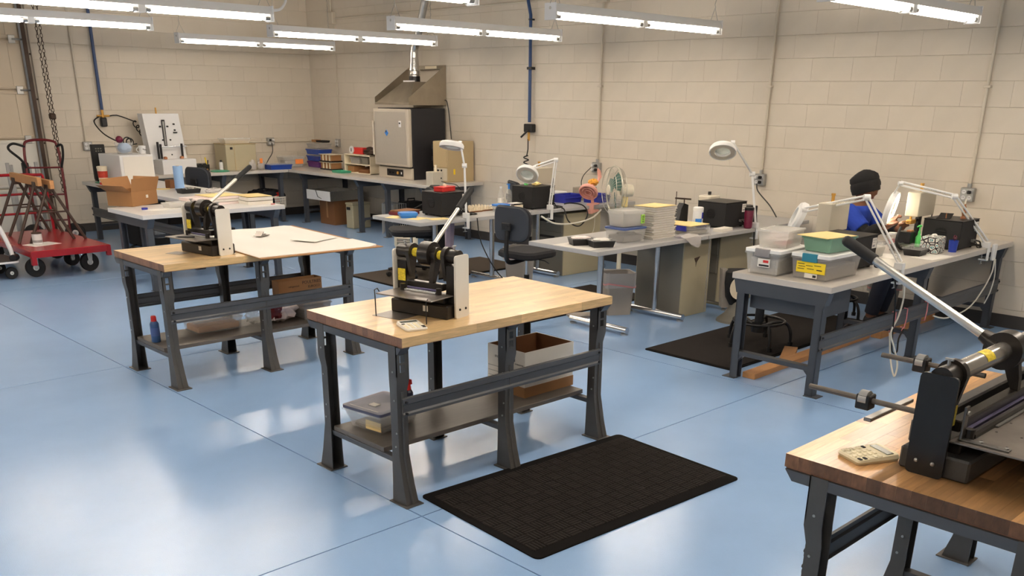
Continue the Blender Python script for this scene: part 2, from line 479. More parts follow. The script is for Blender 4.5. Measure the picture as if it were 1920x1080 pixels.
spots = [(6.66,3.12,'strip light nearest the right edge, hung above the seated worker'),
 (6.66,5.43,'strip light above the two tables with the chrome legs, right of the blue air pipe'),
 (6.64,7.44,'strip light crossing in front of the blue air pipe on the long wall'),
 (6.52,9.38,'strip light whose right end covers the duct above the exhaust hood'),
 (6.52,11.57,'farthest strip light, hung near the room corner'),
 (3.24,7.49,'strip light at the top left with a white cable loop at its right end'),
 (3.10,9.50,'lower of the two strip lights at the left edge, above the overhead door')]
first = True
for x,y,lab in spots:
    if first: o = proto; o.location = (x,y,FZ); o['label'] = lab; o['group'] = 'fluorescent strip lights'; first = False
    else: dup(proto,(x,y,FZ),0,lab,'fluorescent strip lights')
for x,y in [(6.66,0.9),(3.31,5.02),(3.4,2.9),(3.6,0.9),(-0.2,8.3),(-0.2,5.6),(-0.2,3.2),(-3.6,8.3),(-3.6,4.4),(-3.6,0.9),(-0.2,0.3),(-0.2,10.6)]:  # unseen fixtures continuing the rows, added because the room needs their light
    dup(proto,(x,y,FZ),0,'strip light of the same rows, added outside the picture for room light','fluorescent strip lights')
single('light_cable', MB().tube([(4.352,7.49,2.50),(4.45,7.49,2.52),(4.51,7.49,2.63),(4.51,7.49,2.9),(4.53,7.49,CZ)],0.011,8,smooth=5),'white_enamel','white power cable looping up from the end of a strip light','cable')

# ---------------------------------------------------------------- conduits, outlet boxes, air lines on the walls
def outlet_box(t, c, ax, plugs=0, w=.115, h=.115):
    d = 0.055
    x,y,z = c
    if ax == 'x': b = part('outlet_box', MB().box(x-d,x-.001,y-w/2,y+w/2,z-h/2,z+h/2,.005),'galv',t)
    else: b = part('outlet_box', MB().box(x-w/2,x+w/2,y-d,y-.001,z-h/2,z+h/2,.005),'galv',t)
    for s in (-.026,.026):
        mb = MB(); slots = MB()
        for dz in (-.024,.024):
            if ax == 'x': 
                mb.cyl((x-d-.004,y+s,z+dz),(x-d,y+s,z+dz),.018,n=10)
                for q in (-.006,.006): slots.box(x-d-.0055,x-d-.0035,y+s+q-.0014,y+s+q+.0014,z+dz-.002,z+dz+.008)
            else: 
                mb.cyl((x+s,y-d-.004,z+dz),(x+s,y-d,z+dz),.018,n=10)
                for q in (-.006,.006): slots.box(x+s+q-.0014,x+s+q+.0014,y-d-.0055,y-d-.0035,z+dz-.002,z+dz+.008)
        q = part('receptacle', mb, 'white_enamel', b)
        part('slot', slots, 'ink', b, kind='stuff')
    for k in range(plugs):
        s = (-.026,.026)[k%2]; dz = (.024,-.024)[k//2%2]
        if ax == 'x': part('plug', MB().box(x-d-.04,x-d-.004,y+s-.015,y+s+.015,z+dz-.015,z+dz+.015,.006),('black_plastic','lamp_white')[k%2],b)
        else: part('plug', MB().box(x+s-.015,x+s+.015,y-d-.04,y-d-.004,z+dz-.015,z+dz+.015,.006),('black_plastic','lamp_white')[k%2],b)
    return b
def conduit_x(y, zb, label, plugs, ztop=4.3):
    t = thing('conduit', label, 'conduit', (0,0,0), 0, 'conduits on the long wall')
    part('pipe', MB().cyl((WX-.022,y,zb+.05),(WX-.022,y,ztop),.0125,n=10), 'conduit_paint', t)
    for z in (1.98,3.2)[:1 if ztop < 3 else 2]: part('strap', MB().box(WX-.04,WX-.0005,y-.03,y+.03,z-.01,z+.01,.003), 'conduit_paint', t)
    part('connector', MB().cyl((WX-.022,y,zb+.045),(WX-.022,y,zb+.095),.018,n=10), 'galv', t)
    outlet_box(t,(WX,y,zb),'x',plugs)
    return t
conduit_x(7.57,1.08,'upright conduit with a crowded outlet box above the pedestal fan',4,2.858)
conduit_x(5.33,1.09,'upright conduit ending in an outlet box behind the raised magnifier lamp',3)
conduit_x(3.24,1.10,'upright conduit ending in a shiny outlet box right of the seated worker',1)
t = thing('conduit','upper conduit run along the long wall with two junction boxes','conduit')
part('pipe', MB().cyl((WX-.02,12.95,2.93),(WX-.02,7.7,2.93),.011,n=8).cyl((WX-.02,13.06,2.98),(WX-.02,13.06,CZ),.016,n=8), 'conduit_paint', t)
part('drop_wire', MB().cyl((WX-.02,13.0,2.85),(WX-.02,13.0,1.2),.005,n=6), 'conduit_paint', t)
for y in (13.04,7.57): part('junction_box', MB().box(WX-.07,WX-.001,y-.08,y+.08,2.86,3.02,.006), 'conduit_paint', t)
t = thing('conduit','low conduit line along the back wall with a double outlet box','conduit')
part('pipe', MB().cyl((5.046,BY-.02,1.145),(WX-.03,BY-.02,1.145),.011,n=8), 'conduit_paint', t)
outlet_box(t,(7.80,BY,1.15),'y',2)
t = thing('conduit','upright conduit by the overhead door with an outlet box at its foot','conduit')
part('pipe', MB().cyl((4.97,BY-.02,1.2),(4.97,BY-.02,CZ),.0125,n=8), 'conduit_paint', t)
outlet_box(t,(4.98,BY,1.15),'y',0)
t = thing('outlet','small grey outlet box on the long wall over the file rack','outlet')
outlet_box(t,(WX,13.05,1.14),'x',0,.08,.12)
# blue compressed air lines
t = thing('air_line','blue air pipe running down the long wall to a black valve','air line',(0,0,0),0,'blue air lines')
part('pipe', MB().tube([(WX-.06,8.72,CZ),(WX-.06,8.74,2.93),(WX-.055,8.70,2.78),(WX-.05,8.70,1.56)],.021,10), 'blue_pipe', t)
part('clamp', MB().box(WX-.075,WX-.001,8.66,8.74,2.17,2.20,.004).box(WX-.075,WX-.001,8.68,8.72,2.72,2.74,.004), 'black_plastic', t)
v = part('valve', MB().box(WX-.09,WX-.001,8.63,8.77,1.44,1.54,.01).cyl((WX-.1,8.68,1.46),(WX-.15,8.75,1.38),.012,n=8), 'black_plastic', t)
part('fitting', MB().cyl((WX-.06,8.70,1.34),(WX-.06,8.70,1.45),.016,n=8), 'gold', t)
hp = [(WX-.07,8.70,1.36),(WX-.08,8.69,1.24),(WX-.09,8.70,1.16)]
for k in range(40): 
    a = k*0.8; hp.append((WX-.10+.028*math.cos(a),8.70+.035*math.sin(a),1.16-k*.0075))
part('hose', MB().tube(hp,.008,6), 'cord_black', t)
t = thing('air_line','blue air pipe running down the back wall beside the overhead door','air line',(0,0,0),0,'blue air lines')
part('pipe', MB().cyl((5.24,BY-.04,CZ),(5.24,BY-.04,1.62),.021,n=10), 'blue_pipe', t)
part('fitting', MB().cyl((5.24,BY-.04,1.5),(5.24,BY-.04,1.64),.018,n=8).cyl((5.16,BY-.04,1.54),(5.33,BY-.04,1.54),.014,n=8), 'gold', t)
part('valve', MB().box(5.2,5.28,BY-.075,BY-.005,1.40,1.52,.012), 'black_plastic', t)
part('hose', MB().tube([(5.18,BY-.05,1.53),(5.1,BY-.07,1.46),(5.14,BY-.3,1.3),(5.2,BY-.8,1.2),(5.2,12.62,1.22)],.009,6,smooth=6), 'cord_black', t)
cp = [(5.33,BY-.05,1.54),(5.42,BY-.07,1.55),(5.56,BY-.1,1.5)]
for k in range(60):
    a = k*0.72; f = k/60
    cp.append((5.62+.20*f+.03*math.cos(a), BY-.14-.12*f, 1.46-.40*f+.03*math.sin(a)))
part('coil_hose', MB().tube(cp,.008,6,smooth=2), 'cord_black', t)
# hoist chain of the overhead door
def chain_pts(mb, p, q, step=.045, w=.014, r=.0042):
    p = Vector(p); q = Vector(q); n = max(2,int((q-p).length/step)); d = (q-p)/n
    for k in range(n):
        c = p+d*(k+.5); a = Vector((1,0,0)) if k%2 else Vector((0,1,0)); h = d*.62
        pts = [c-h, c-h*.6+a*w, c+h*.6+a*w, c+h, c+h*.6-a*w, c-h*.6-a*w, c-h]
        mb.tube(pts, r, 4)
mb = MB()
chain_pts(mb,(4.50,13.60,CZ),(4.52,13.62,.58)); chain_pts(mb,(4.56,13.60,CZ),(4.55,13.62,.56)); chain_pts(mb,(4.52,13.62,.58),(4.55,13.62,.56))
t = thing('hoist_chain','dark hoist chain loop hanging beside the overhead door','chain')
part('links', mb, 'track_dark', t)
part('hook_block', MB().box(4.495,4.57,13.57,13.65,1.50,1.58,.015), 'track_dark', t)
# ================================================================= work benches with butcher-block tops
TBW = 1.45; TBD = 0.795; TBH = 0.83
stave_cache = {}
def stave_mesh(n, w, kind):
    key = (n, kind)
    if key not in stave_cache:
        L = n*.05; mb = MB(); g = .00015
        mb.box(-L/2+g, L/2-g, -w/2+g, w/2-g, -.0215, .0215)
        me = mb.mesh('stave', [kind, kind+'_end'] if kind == 'maple' else ['walnut_maple','walnut_end'])
        for p in me.polygons:
            if abs(p.normal.x) > .9: p.material_index = 1
        stave_cache[key] = me
    return stave_cache[key]
def leg_part(parent, x, y, sgn):
    # formed steel channel leg, foot flared outwards (sgn -1: front, +1: rear)
    mb = MB(); t = .004
    def ring(z, wy, wx, iy):
        o = wy; i = iy
        pts = [(-wx,i),(-wx,o),(wx,o),(wx,i),(wx-t,i),(wx-t,o+(-t if o>i else t)),(-wx+t,o+(-t if o>i else t)),(-wx+t,i)]
        return [(x+a, y+b*sgn, z) for a,b in pts]
    mb.loft([ring(.006,.075,.036,-.035),ring(.10,.05,.033,-.035),ring(.25,.02,.030,-.035),ring(.56,.018,.030,-.035),ring(.62,.03,.036,-.03),ring(.64,.03,.036,-.03)])
    # slotted head of the leg
    z0,z1 = .64,.785
    yo = y+.03*sgn; ya,yb = sorted((yo, yo-t*sgn))
    for a,b in ((-.036,-.014),(.014,.036)): mb.box(x+a,x+b,ya,yb,z0,z1)
    for a,b in ((.64,.658),(.694,.704),(.74,.785)): mb.box(x-.014,x+.014,ya,yb,a,b)
    yi = sorted((yo, y-.03*sgn))
    mb.box(x-.036,x-.032,yi[0],yi[1],z0,z1); mb.box(x+.032,x+.036,yi[0],yi[1],z0,z1)
    # centre rib
    mb.tube([(x,y+.0765*sgn,.01),(x,y+.051*sgn,.10),(x,y+.021*sgn,.25),(x,y+.019*sgn,.56)],.006,5)
    leg = part('leg', mb, 'leg_dark', parent)
    part('foot_plate', MB().box(x-.052,x+.052,min(y+.095*sgn,y-.045*sgn),max(y+.095*sgn,y-.045*sgn),0,.006,.001),'leg_dark',leg)
    part('hole_discs', MB().cyl((x-.038,y,.66),(x-.030,y,.66),.005,n=6).cyl((x-.034,y,.52),(x-.028,y,.52),.005,n=6).cyl((x-.034,y-.01,.36),(x-.028,y-.01,.36),.005,n=6).cyl((x-.034,y,.29),(x-.028,y,.29),.005,n=6),'galv',leg,kind='stuff')  # zinc discs added where see-through leg holes show the bright floor behind
    return leg
def stringer(parent, x0, x1, y, sgn, z0=.435, z1=.53):
    h = z1-z0; p = [(0,0),(.012,.004),(.012,.016),(.004,.024),(.004,h*.62),(.012,h*.68),(.012,h-.004),(0,h),(-.003,h),(.008,h-.008),(.008,h*.7),(0,h*.63),(0,.026),(.008,.018),(.008,.008),(-.003,.003)]
    s = part('stringer', MB().prism([(y+a*sgn, z0+b) for a,b in p], x0, x1, 'yz'), 'bench_steel', parent)
    for x in (x0+.018, x1-.018):
        for z in (z0+.02, z1-.02): part('bolt', MB().cyl((x,y+.012*sgn,z),(x,y+.02*sgn,z),.007,n=8), 'black_plastic', s)
def butcher_bench(x0, y0, label, kind, front=True, back=False, shelf=True):
    t = thing('workbench', label, 'workbench', (x0+TBW/2, y0+TBD/2, 0), 0, 'butcher-block workbenches')
    top = part('tabletop', MB().box(-TBW/2+.004,TBW/2-.004,-TBD/2+.004,TBD/2-.004,TBH-.047,TBH-.0435), 'maple_end', t)
    rows = 18; w = TBD/rows; r = random.Random(int(y0*100))
    for k in range(rows):
        y = -TBD/2+w*(k+.5); left = 29; u = 0
        while left > 0:
            n = r.choice((5,6,7,8,9,11))
            if left-n < 4: n = left
            o = part('stave', stave_mesh(n, w, kind), None, top)
            o.location = (-TBW/2+(u+n/2)*.05, y, TBH-.0215); u += n; left -= n
    for x in (-.695,-.005,.695):
        leg_part(t, x, -.325, -1); leg_part(t, x, .275, 1)
    for sx in (-1,1):
        part('end_channel', MB().prism([(-.392,TBH-.048),(.392,TBH-.048),(.365,TBH-.082),(-.365,TBH-.082)], sx*.70-.03, sx*.70+.022, 'yz'), 'bench_steel', t)
    part('end_channel', MB().prism([(-.392,TBH-.048),(.392,TBH-.048),(.365,TBH-.075),(-.365,TBH-.075)], -.03, .02, 'yz'), 'bench_steel', t)
    if front: stringer(t, -.70, .70, -.344, -1)
    if back: stringer(t, -.70, .70, .295, 1)
    if shelf:
        part('shelf', MB().box(-.71,.73,-.20,.235,.222,.247,.002), 'shelf_grey', t)
        for x in (-.695,-.005,.695): part('shelf_rail', MB().box(x-.02,x+.02,-.30,.27,.196,.222,.002), 'bench_steel', t)
    else:
        for x in (-.695,-.005,.695): part('shelf_rail', MB().box(x-.02,x+.02,-.30,.25,.196,.222,.002), 'bench_steel', t)
    return t
butcher_bench(2.425,3.258,'butcher-block workbench in the middle with a lever press and a calculator','maple')
butcher_bench(2.445,5.765,'butcher-block workbench covered at one end by a white board','maple',True,True)
butcher_bench(2.443,0.530,'butcher-block workbench cut off by the lower right corner, with black-guarded press','walnut',False,True,False)

# ---------------------------------------------------------------- steel-framed laminate benches
def steel_bench(name, label, loc, rz, L, D, H, legs, topmat='laminate', stringer_side=None, low=True, drawer=None, feet_in=.05, group=None, lowshelf=None):
    # local: x 0..L, y 0..D (front at y=0)
    t = thing(name, label, 'workbench', loc, rz, group)
    part('tabletop', MB().box(0,L,0,D,H-.042,H,.003), topmat, t)
    for k,x in enumerate(legs):
        for y,s in ((feet_in,1),(D-feet_in,-1)):
            mb = MB()
            mb.box(x-.03,x+.03,y-.003*s if s>0 else y-.003,y+.003 if s>0 else y+.003,.004,H-.13)
            mb.box(x-.03,x-.024,min(y,y+.055*s),max(y,y+.055*s),.004,H-.13)
            mb.box(x+.024,x+.03,min(y,y+.055*s),max(y,y+.055*s),.004,H-.13)
            lg = part('leg', mb, 'bench_blue', t)
            part('foot_plate', MB().box(x-.045,x+.045,y-.045,y+.055,0,.005,.001),'bench_blue',lg)
        part('top_rail', MB().prism([(0.015,H-.043),(D-.015,H-.043),(D-feet_in+.01,H-.135),(feet_in-.01,H-.135)], x-.033, x+.033, 'yz'), 'bench_blue', t)
        if low:
            part('lower_rail', MB().box(x-.028,x+.028,feet_in,D-feet_in,.17,.20,.002).prism([(feet_in+.0,.17),(feet_in+.085,.17),(feet_in+.0,.08)],x-.026,x+.026,'yz').prism([(D-feet_in,.17),(D-feet_in-.085,.17),(D-feet_in,.08)],x-.026,x+.026,'yz'), 'bench_blue', t)
    if stringer_side is not None:
        y = feet_in-.006 if stringer_side == 'front' else D-feet_in+.006
        stringer(t, legs[0]-.03, legs[-1]+.03, y, -1 if stringer_side=='front' else 1, .31, .425)
    if drawer:
        part('drawer_box', MB().box(legs[0]+.04,legs[0]+.45,feet_in+.06,D-feet_in-.06,H-.24,H-.045,.004), 'bench_blue', t)
    if lowshelf:
        part('lower_shelf', MB().box(legs[0]-.03,legs[-1]+.03,D*.35,D-.04,lowshelf-.025,lowshelf,.002), 'bench_blue', t)
    return t
HT = .745
steel_bench('laminate_bench','long grey laminate bench with steel frame where the worker sits',(5.47,2.79,0),0,3.13,.745,HT,[.04,1.55,3.05],'laminate','front',True,True)
steel_bench('laminate_bench','pale laminate bench holding the open carton and white card stacks',(3.66,8.97,0),0,1.54,.85,.75,[.09,1.46],'laminate_white',None,True,None,.08)
steel_bench('laminate_bench','long laminate bench under the white machine and the blue towel roll',(5.42,9.86,0),PI/2,3.15,.85,.75,[.10,1.6,3.05],'laminate_white','back',True,None,.07)
steel_bench('laminate_bench','laminate bench along the back wall with tubs and the small beige oven',(5.45,13.02,0),0,2.20,.74,.775,[.10,1.15,2.1],'laminate',None,True,None,.06,None,.22)
steel_bench('laminate_bench','laminate bench along the long wall carrying the tall oven',(7.66,13.74,0),-PI/2,4.14,.94,.775,[.98,2.45,3.1,3.94],'laminate',None,True,None,.08)
# chrome-legged tables
def chrome_table(label, x0, y0, L=1.46, D=.76):
    t = thing('chrome_table', label, 'table', (x0,y0,0), 0, 'chrome-legged tables')
    part('tabletop', MB().box(0,L,0,D,HT-.034,HT,.003), 'laminate_grey', t)
    for x in (.48,1.25):
        l = part('leg', MB().cyl((x,D/2,.06),(x,D/2,HT-.05),.026,n=16), 'chrome', t)
        part('top_plate', MB().box(x-.05,x+.05,.1,D-.1,HT-.052,HT-.034,.003), 'black_matte', l)
        ft = part('foot_bar', MB().cyl((x,.06,.04),(x,D-.06,.04),.028,n=14), 'chrome', t)
        for gy in (.09,D-.09): part('glide', MB().cyl((x,gy,0),(x,gy,.014),.03,n=12), 'galv', ft)
    return t
chrome_table('chrome-legged table with the tall stack of white trays and blue-lidded box',5.39,4.70)
chrome_table('chrome-legged table against the long wall behind the black machine and purple bottle',6.855,4.70,1.70)
chrome_table('chrome-legged table with a blue box and a black machine topped by a red tin',5.41,6.92)
chrome_table('chrome-legged table against the long wall with blue bins and pink clip fan',6.875,6.92,1.68)

# ---------------------------------------------------------------- floor mats
def floor_mat(label, corners, matn, strips=False, rz=0):
    x0,x1,y0,y1 = corners
    t = thing('floor_mat', label, 'mat', ((x0+x1)/2,(y0+y1)/2,0), rz, 'black floor mats')
    a,b = (x1-x0)/2,(y1-y0)/2
    base = part('backing', MB().loft([[(u,v,0) for u,v in rrect(-a,a,-b,b,.03)],[(u,v,.006) for u,v in rrect(-a,a,-b,b,.03)],[(u,v,.009) for u,v in rrect(-a+.012,a-.012,-b+.012,b-.012,.025)]]), 'mat_edge', t)
    if strips:
        # basket-weave ribs of the carpet face: too many to pick apart singly
        mb = MB(); c = .075; nx = int((2*a-.05)/c); ny = int((2*b-.05)/c)
        ox = -nx*c/2; oy = -ny*c/2
        for i in range(nx):
            for j in range(ny):
                u = ox+i*c; v = oy+j*c
                for k in range(4):
                    q = c/4
                    if (i+j)%2: mb.box(u+.002,u+c-.002,v+k*q+.0022,v+(k+1)*q-.0022,.006,.0135,.003)
                    else: mb.box(u+k*q+.0022,u+(k+1)*q-.0022,v+.002,v+c-.002,.006,.0135,.003)
        part('carpet_ribs', mb, 'carpet_black', t, kind='stuff')
    else:
        part('carpet_face', MB().box(-a+.02,a-.02,-b+.02,b-.02,.006,.013,.002), matn, t)
    return t
floor_mat('black ribbed entrance mat lying in front of the middle workbench',(2.52,3.94,2.405,3.275),'carpet_black',True,math.radians(-3.2))
floor_mat('black mat under the stool behind the worker bench',(5.62,7.9,3.56,4.38),'carpet_black')
floor_mat('dark brown mat on the floor behind the table with the blue box',(5.66,7.6,7.72,8.55),'carpet_brown')
floor_mat('dark mat on the floor behind the middle workbench, under the swivel chair',(5.5,7.3,5.62,6.45),'carpet_black')
# ================================================================= lever presses
def lever_press(label, loc, rz, half, guard, wide=False, lever=(0.36,0.275), grip=.14, stops=True):
    t = thing('lever_press', label, 'press', loc, rz, 'lever presses')
    SZ = .292
    base = part('base', MB().box(-.118 if wide else -.10,.085,-half+.02,half-.02,0,.068,.006), 'cast_grey' if wide else 'cast_black', t)
    for s in (-1,1):
        y = s*(half-.005)
        g = part('guard_plate', MB().prism(rrect(-.053,.055,.0,.305,.014,3), y-.005, y+.005, 'xz'), guard, t)
        for x in (-.022,.026): part('screw', MB().sphere((x,y+s*.006,.042),.0065,8,5), 'galv' if wide else 'black_plastic', g)
        yc = s*(half-.045)
        # bearing column with rounded head
        c = part('column', MB().prism([(-.036,.06),(.045,.06),(.036,.17),(.03,.25),(-.03,.25),(-.03,.17)], yc-.026, yc+.030, 'xz')
             .cyl((0,yc-.030,SZ),(0,yc+.036,SZ),.034,n=20), 'cast_black', t)
        part('bearing_collar', MB().cyl((0,yc-s*.055,SZ),(0,yc-s*.032,SZ),.044,n=20).prism([(-.045,SZ),(-.02,SZ-.12),(-.005,SZ-.12),(.02,SZ-.04),(.045,SZ)],yc-s*.044-.010,yc-s*.044+.010,'xz'), 'cast_black', c)
        part('thumb_screw', MB().cyl((0,yc,SZ+.03),(0,yc,SZ+.05),.005,n=6).box(-.012,.012,yc-.004,yc+.004,SZ+.048,SZ+.054), 'galv', c)
        if s == 1 or wide: part('sticker', MB().box(-.0375,-.0355,yc-.024,yc+.024,.15,.21), 'sticker_yellow', c, 'yellow caution sticker')
    part('shaft', MB().cyl((0,-half+.1,SZ),(0,half-.1,SZ),.030 if wide else .021,n=18), 'shaft_steel' if wide else 'steel', t)
    if wide:
        part('sticker', MB().loft([[(.0306*math.cos(a),y,SZ+.0306*math.sin(a)) for a in [1.3+.2*k for k in range(9)]] for y in (half-.33,half-.27)],False,False,False), 'sticker_yellow', t, 'yellow caution label on shaft')
    else:
        for s in (-1,1): part('sticker', MB().cyl((0,s*(.060 if s<0 else .036),SZ),(0,s*.096,SZ),.0222,n=18), 'sticker_yellow', t, 'yellow caution band on shaft')
    R = .060
    hub = part('hub', MB().cyl((0,-.026,SZ),(0,.036,SZ),R,n=28).cyl((0,-.058,SZ),(0,-.026,SZ),.038,n=24), 'cast_black', t)
    part('cam_arm', MB().prism([(-.03,SZ-.02),(.02,SZ-.03),(-.01,SZ-.10),(-.035,SZ-.15),(-.05,SZ-.15),(-.045,SZ-.09)],-.056,-.030,'xz'), 'cast_black', hub)
    # ram bar, blade and table
    part('ram', MB().box(-.05,-.012,-half+.085,half-.085,.125,.16,.004), 'cast_black', t)
    bl = part('blade', MB().box(-.062,-.05,-half+.095,half-.095,.085,.132,.002), 'purple_steel', t)
    n = 4 if not wide else 10
    for k in range(n):
        y = -half+.12+(2*half-.24)*k/(n-1); part('screw', MB().cyl((-.065,y,.112),(-.062,y,.112),.005,n=6), 'black_plastic', bl)
    part('hold_down_bar', MB().cyl((-.078,-half+.10,.118),(-.078,half-.10,.118),.009 if not wide else .014,n=10), 'chrome' if not wide else 'cast_black', t)
    for s in (-1,1): part('spring_post', MB().cyl((-.078,s*(half-.085),.10),(-.078,s*(half-.085),.145),.014,n=10), 'cast_black', t)
    part('pedestal', MB().box(-.07,.05,-half+.06,half-.06,.066,.1,.004), 'cast_black', t)
    x0 = -.22 if not wide else -.52
    tb = part('table_plate', MB().box(x0,-.045,-half+.02,half-.03 if not wide else half-.03,.108,.114,.0015), 'plate_steel', t)
    if wide:
        for i in range(8):
            for j in range(5): part('peg_hole', MB().cyl((-.11-.07*j,-half+.1+.115*i,.1138),(-.11-.07*j,-half+.1+.115*i,.1146),.004,n=6), 'ink', tb)
        b = part('angle_bracket', MB().box(-.20,-.06,half-.075,half-.05,.1145,.119,.001).box(-.07,-.063,half-.075,half-.05,.1145,.215,.001), 'steel', t)
        for x,z in ((-.19,.1195),(-.12,.1195)): part('screw', MB().cyl((x,half-.0625,z),(x,half-.0625,z+.004),.006,n=6), 'galv', b)
        part('screw', MB().cyl((-.0715,half-.0625,.195),(-.077,half-.0625,.195),.008,n=8), 'galv', b)
        part('stop_strip', MB().box(-.10,-.09,-.2,.25,.1145,.12,.001), 'steel', t)
        for yy,zz,x1 in ((half-.04,.172,.41),(half-.42,.216,.36)):
            r = part('threaded_rod', MB().cyl((.02,yy,zz),(x1,yy,zz),.0085,n=10), 'rod_steel', t)
            bk = part('stop_block', MB().box(.20,.245,yy-.022,yy+.022,zz-.028,zz+.018,.003), 'black_plastic', t)
            part('stop_ring', MB().cyl((.212,yy,zz+.004),(.238,yy,zz+.004),.0245,n=18), 'galv', bk)
        part('back_bar', MB().box(.20,.225,half-.35,half-.05,.10,.112,.002), 'steel', t)
        part('back_beam', MB().box(.04,.085,-half+.06,half-.06,.068,.14,.006), 'cast_grey', t)
    else:
        if stops: part('wire_stop', MB().tube([(x0+.02,half-.035,.118),(x0+.012,half-.03,.135),(x0-.008,half-.03,.13),(x0-.012,half-.035,.10),(x0-.01,half-.035,.01),(x0-.008,half-.035,0)],.003,6), 'black_plastic', t)
        if stops: part('wire_stop', MB().tube([(x0+.01,-half+.05,.118),(x0-.004,-half+.05,.10),(x0-.003,-half+.05,0)],.003,6), 'black_plastic', t)
        part('machine_tag', MB().box(-.1012,-.0995,-.06,-.03,.028,.056), 'paper', t)
    # lever
    lx,lz = lever; d = Vector((lx,0,lz)); n = d.length; d.normalize()
    h0 = Vector((0,.012,SZ))+d*.05
    rod = part('lever', MB().cyl(h0, Vector((0,.012,SZ))+d*(n-.02), .0105 if not wide else .014, n=18), 'lever_steel', t)
    g0 = Vector((0,.012,SZ))+d*(n-grip); g1 = Vector((0,.012,SZ))+d*n
    part('grip', MB().cyl(g0, g1, .0165 if not wide else .019, n=14).sphere(g1,.016 if not wide else .0185,12,6), 'black_rubber', rod)
    if wide: part('lever_boss', MB().cyl(h0-d*.02, h0+d*.035,.03,.02,n=14), 'cast_black', hub)
    return t
lever_press('lever press with white guard plates on the middle workbench',(2.868,3.60,TBH),math.radians(13),.198,'guard_white',False,(.37,.28))
lever_press('lever press with white guard plates beside the white board',(2.905,6.065,TBH),math.radians(8),.198,'guard_white',False,(.40,.25),stops=False)
lever_press('wide lever press with black guard plate on the lower right workbench',(3.08,0.957,TBH),PI/2,.50,'guard_black',True,(.575,.275),.12)

# ---------------------------------------------------------------- calculators
def calculator(label, loc, rz, body, w=.11, l=.155):
    t = thing('calculator', label, 'calculator', loc, rz, 'desk calculators')
    part('body', MB().loft([[(u,v,0) for u,v in rrect(-w/2+.004,w/2-.004,-l/2+.004,l/2-.004,.012)],[(u,v,.012) for u,v in rrect(-w/2,w/2,-l/2,l/2,.014)],[(u,v,.020+(v+l/2)*.06) for u,v in rrect(-w/2+.004,w/2-.004,-l/2+.004,l/2-.004,.012)]]), body, t)
    part('display', MB().box(-w*.38,w*.38,l*.22,l*.38,.024,.0305,.001), 'lcd', t)
    for r in range(5):
        for c in range(4):
            x = -w*.36+c*w*.24; y = -l*.40+r*l*.115
            part('key', MB().box(x-.008,x+.008,y-.005,y+.005,.018+(y+l/2)*.06,.024+(y+l/2)*.06,.0015), 'ink' if (c == 3 and r < 2) or (r==4 and c==0) else 'calc_key', t)
    t.scale = (1,1,.72)
    return t
calculator('white desk calculator on the front corner of the middle workbench',(2.588,3.395,TBH),math.radians(-18),'calc_white')
calculator('cream desk calculator beside the black-guarded press',(2.60,1.135,TBH),math.radians(244),'calc_cream')
# metal plates lying by the presses
single('metal_sheet', MB().box(-.07,.07,-.09,.09,0,.0015), 'plate_steel', 'thin dark metal sheet on the middle workbench under the press','sheet',(2.69,3.66,TBH),.2)
single('metal_sheet', MB().box(-.05,.05,-.06,.06,0,.0015), 'plate_steel', 'thin metal sheet on the board-covered workbench under the press','sheet',(2.72,6.16,TBH),.4)
single('marker_pen', MB().cyl((0,-.055,.005),(0,.055,.005),.0045,n=8).cyl((0,.055,.005),(0,.07,.005),.0035,.001,n=8), 'black_plastic', 'black pen lying on the plate of the far lever press','pen',(2.745,6.05,TBH+.114),.9)

# ---------------------------------------------------------------- white board and sheets on the far butcher bench
t = thing('foam_board','large white sheet on a cardboard backing, overhanging the bench corner','board',(3.52,6.22,TBH),math.radians(-4))
part('backing', MB().box(-.46,.48,-.70,.70,.001,.007,.001), 'cardboard', t)
sh = MB(); nx,ny = 16,20; vs=[]; fs=[]
for j in range(ny+1):
    for i in range(nx+1):
        u=-.455+.90*i/nx; v=-.66+1.33*j/ny
        e=min(i,nx-i)/nx; z=.0125+.006*math.sin(i*.9+j*.35)*.5
        if i==0 or i==nx or j==0: z=.009
        if i==nx and j<6: z+=.012
        vs.append((u,v,z))
for j in range(ny):
    for i in range(nx):
        a=j*(nx+1)+i; fs.append((a,a+1,a+nx+2,a+nx+1))
o=len(vs); 
for j in range(ny+1):
    for i in range(nx+1): x,y,z=vs[j*(nx+1)+i]; vs.append((x,y,.0075))
for j in range(ny):
    for i in range(nx):
        a=o+j*(nx+1)+i; fs.append((a,a+nx+1,a+nx+2,a+1))
edge=[i for i in range(nx+1)]+[j*(nx+1)+nx for j in range(1,ny+1)]+[ny*(nx+1)+i for i in range(nx-1,-1,-1)]+[j*(nx+1) for j in range(ny-1,0,-1)]
for q in range(len(edge)):
    a=edge[q]; b=edge[(q+1)%len(edge)]; fs.append((a,o+a,o+b,b))
sh._add(vs,fs); part('sheet', sh, 'paper', t)
single('paper_sheet', MB().box(-.14,.14,-.11,.11,0,.002), 'paper', 'small loose paper lying on the large white sheet','paper',(3.73,6.05,TBH+.019),.35)
t = thing('metal_part','small folded grey metal part lying on the white sheet','part',(3.52,6.45,TBH+.018),.5)
part('bracket', MB().box(-.06,.06,-.035,.035,0,.004,.001).prism([(-.06,0),(-.02,.03),(-.01,.03),(-.05,0)],-.03,.03,'xz'), 'plate_steel', t)
part('tag', MB().box(-.02,.03,-.02,.02,.004,.012,.001), 'wax_grey', t)

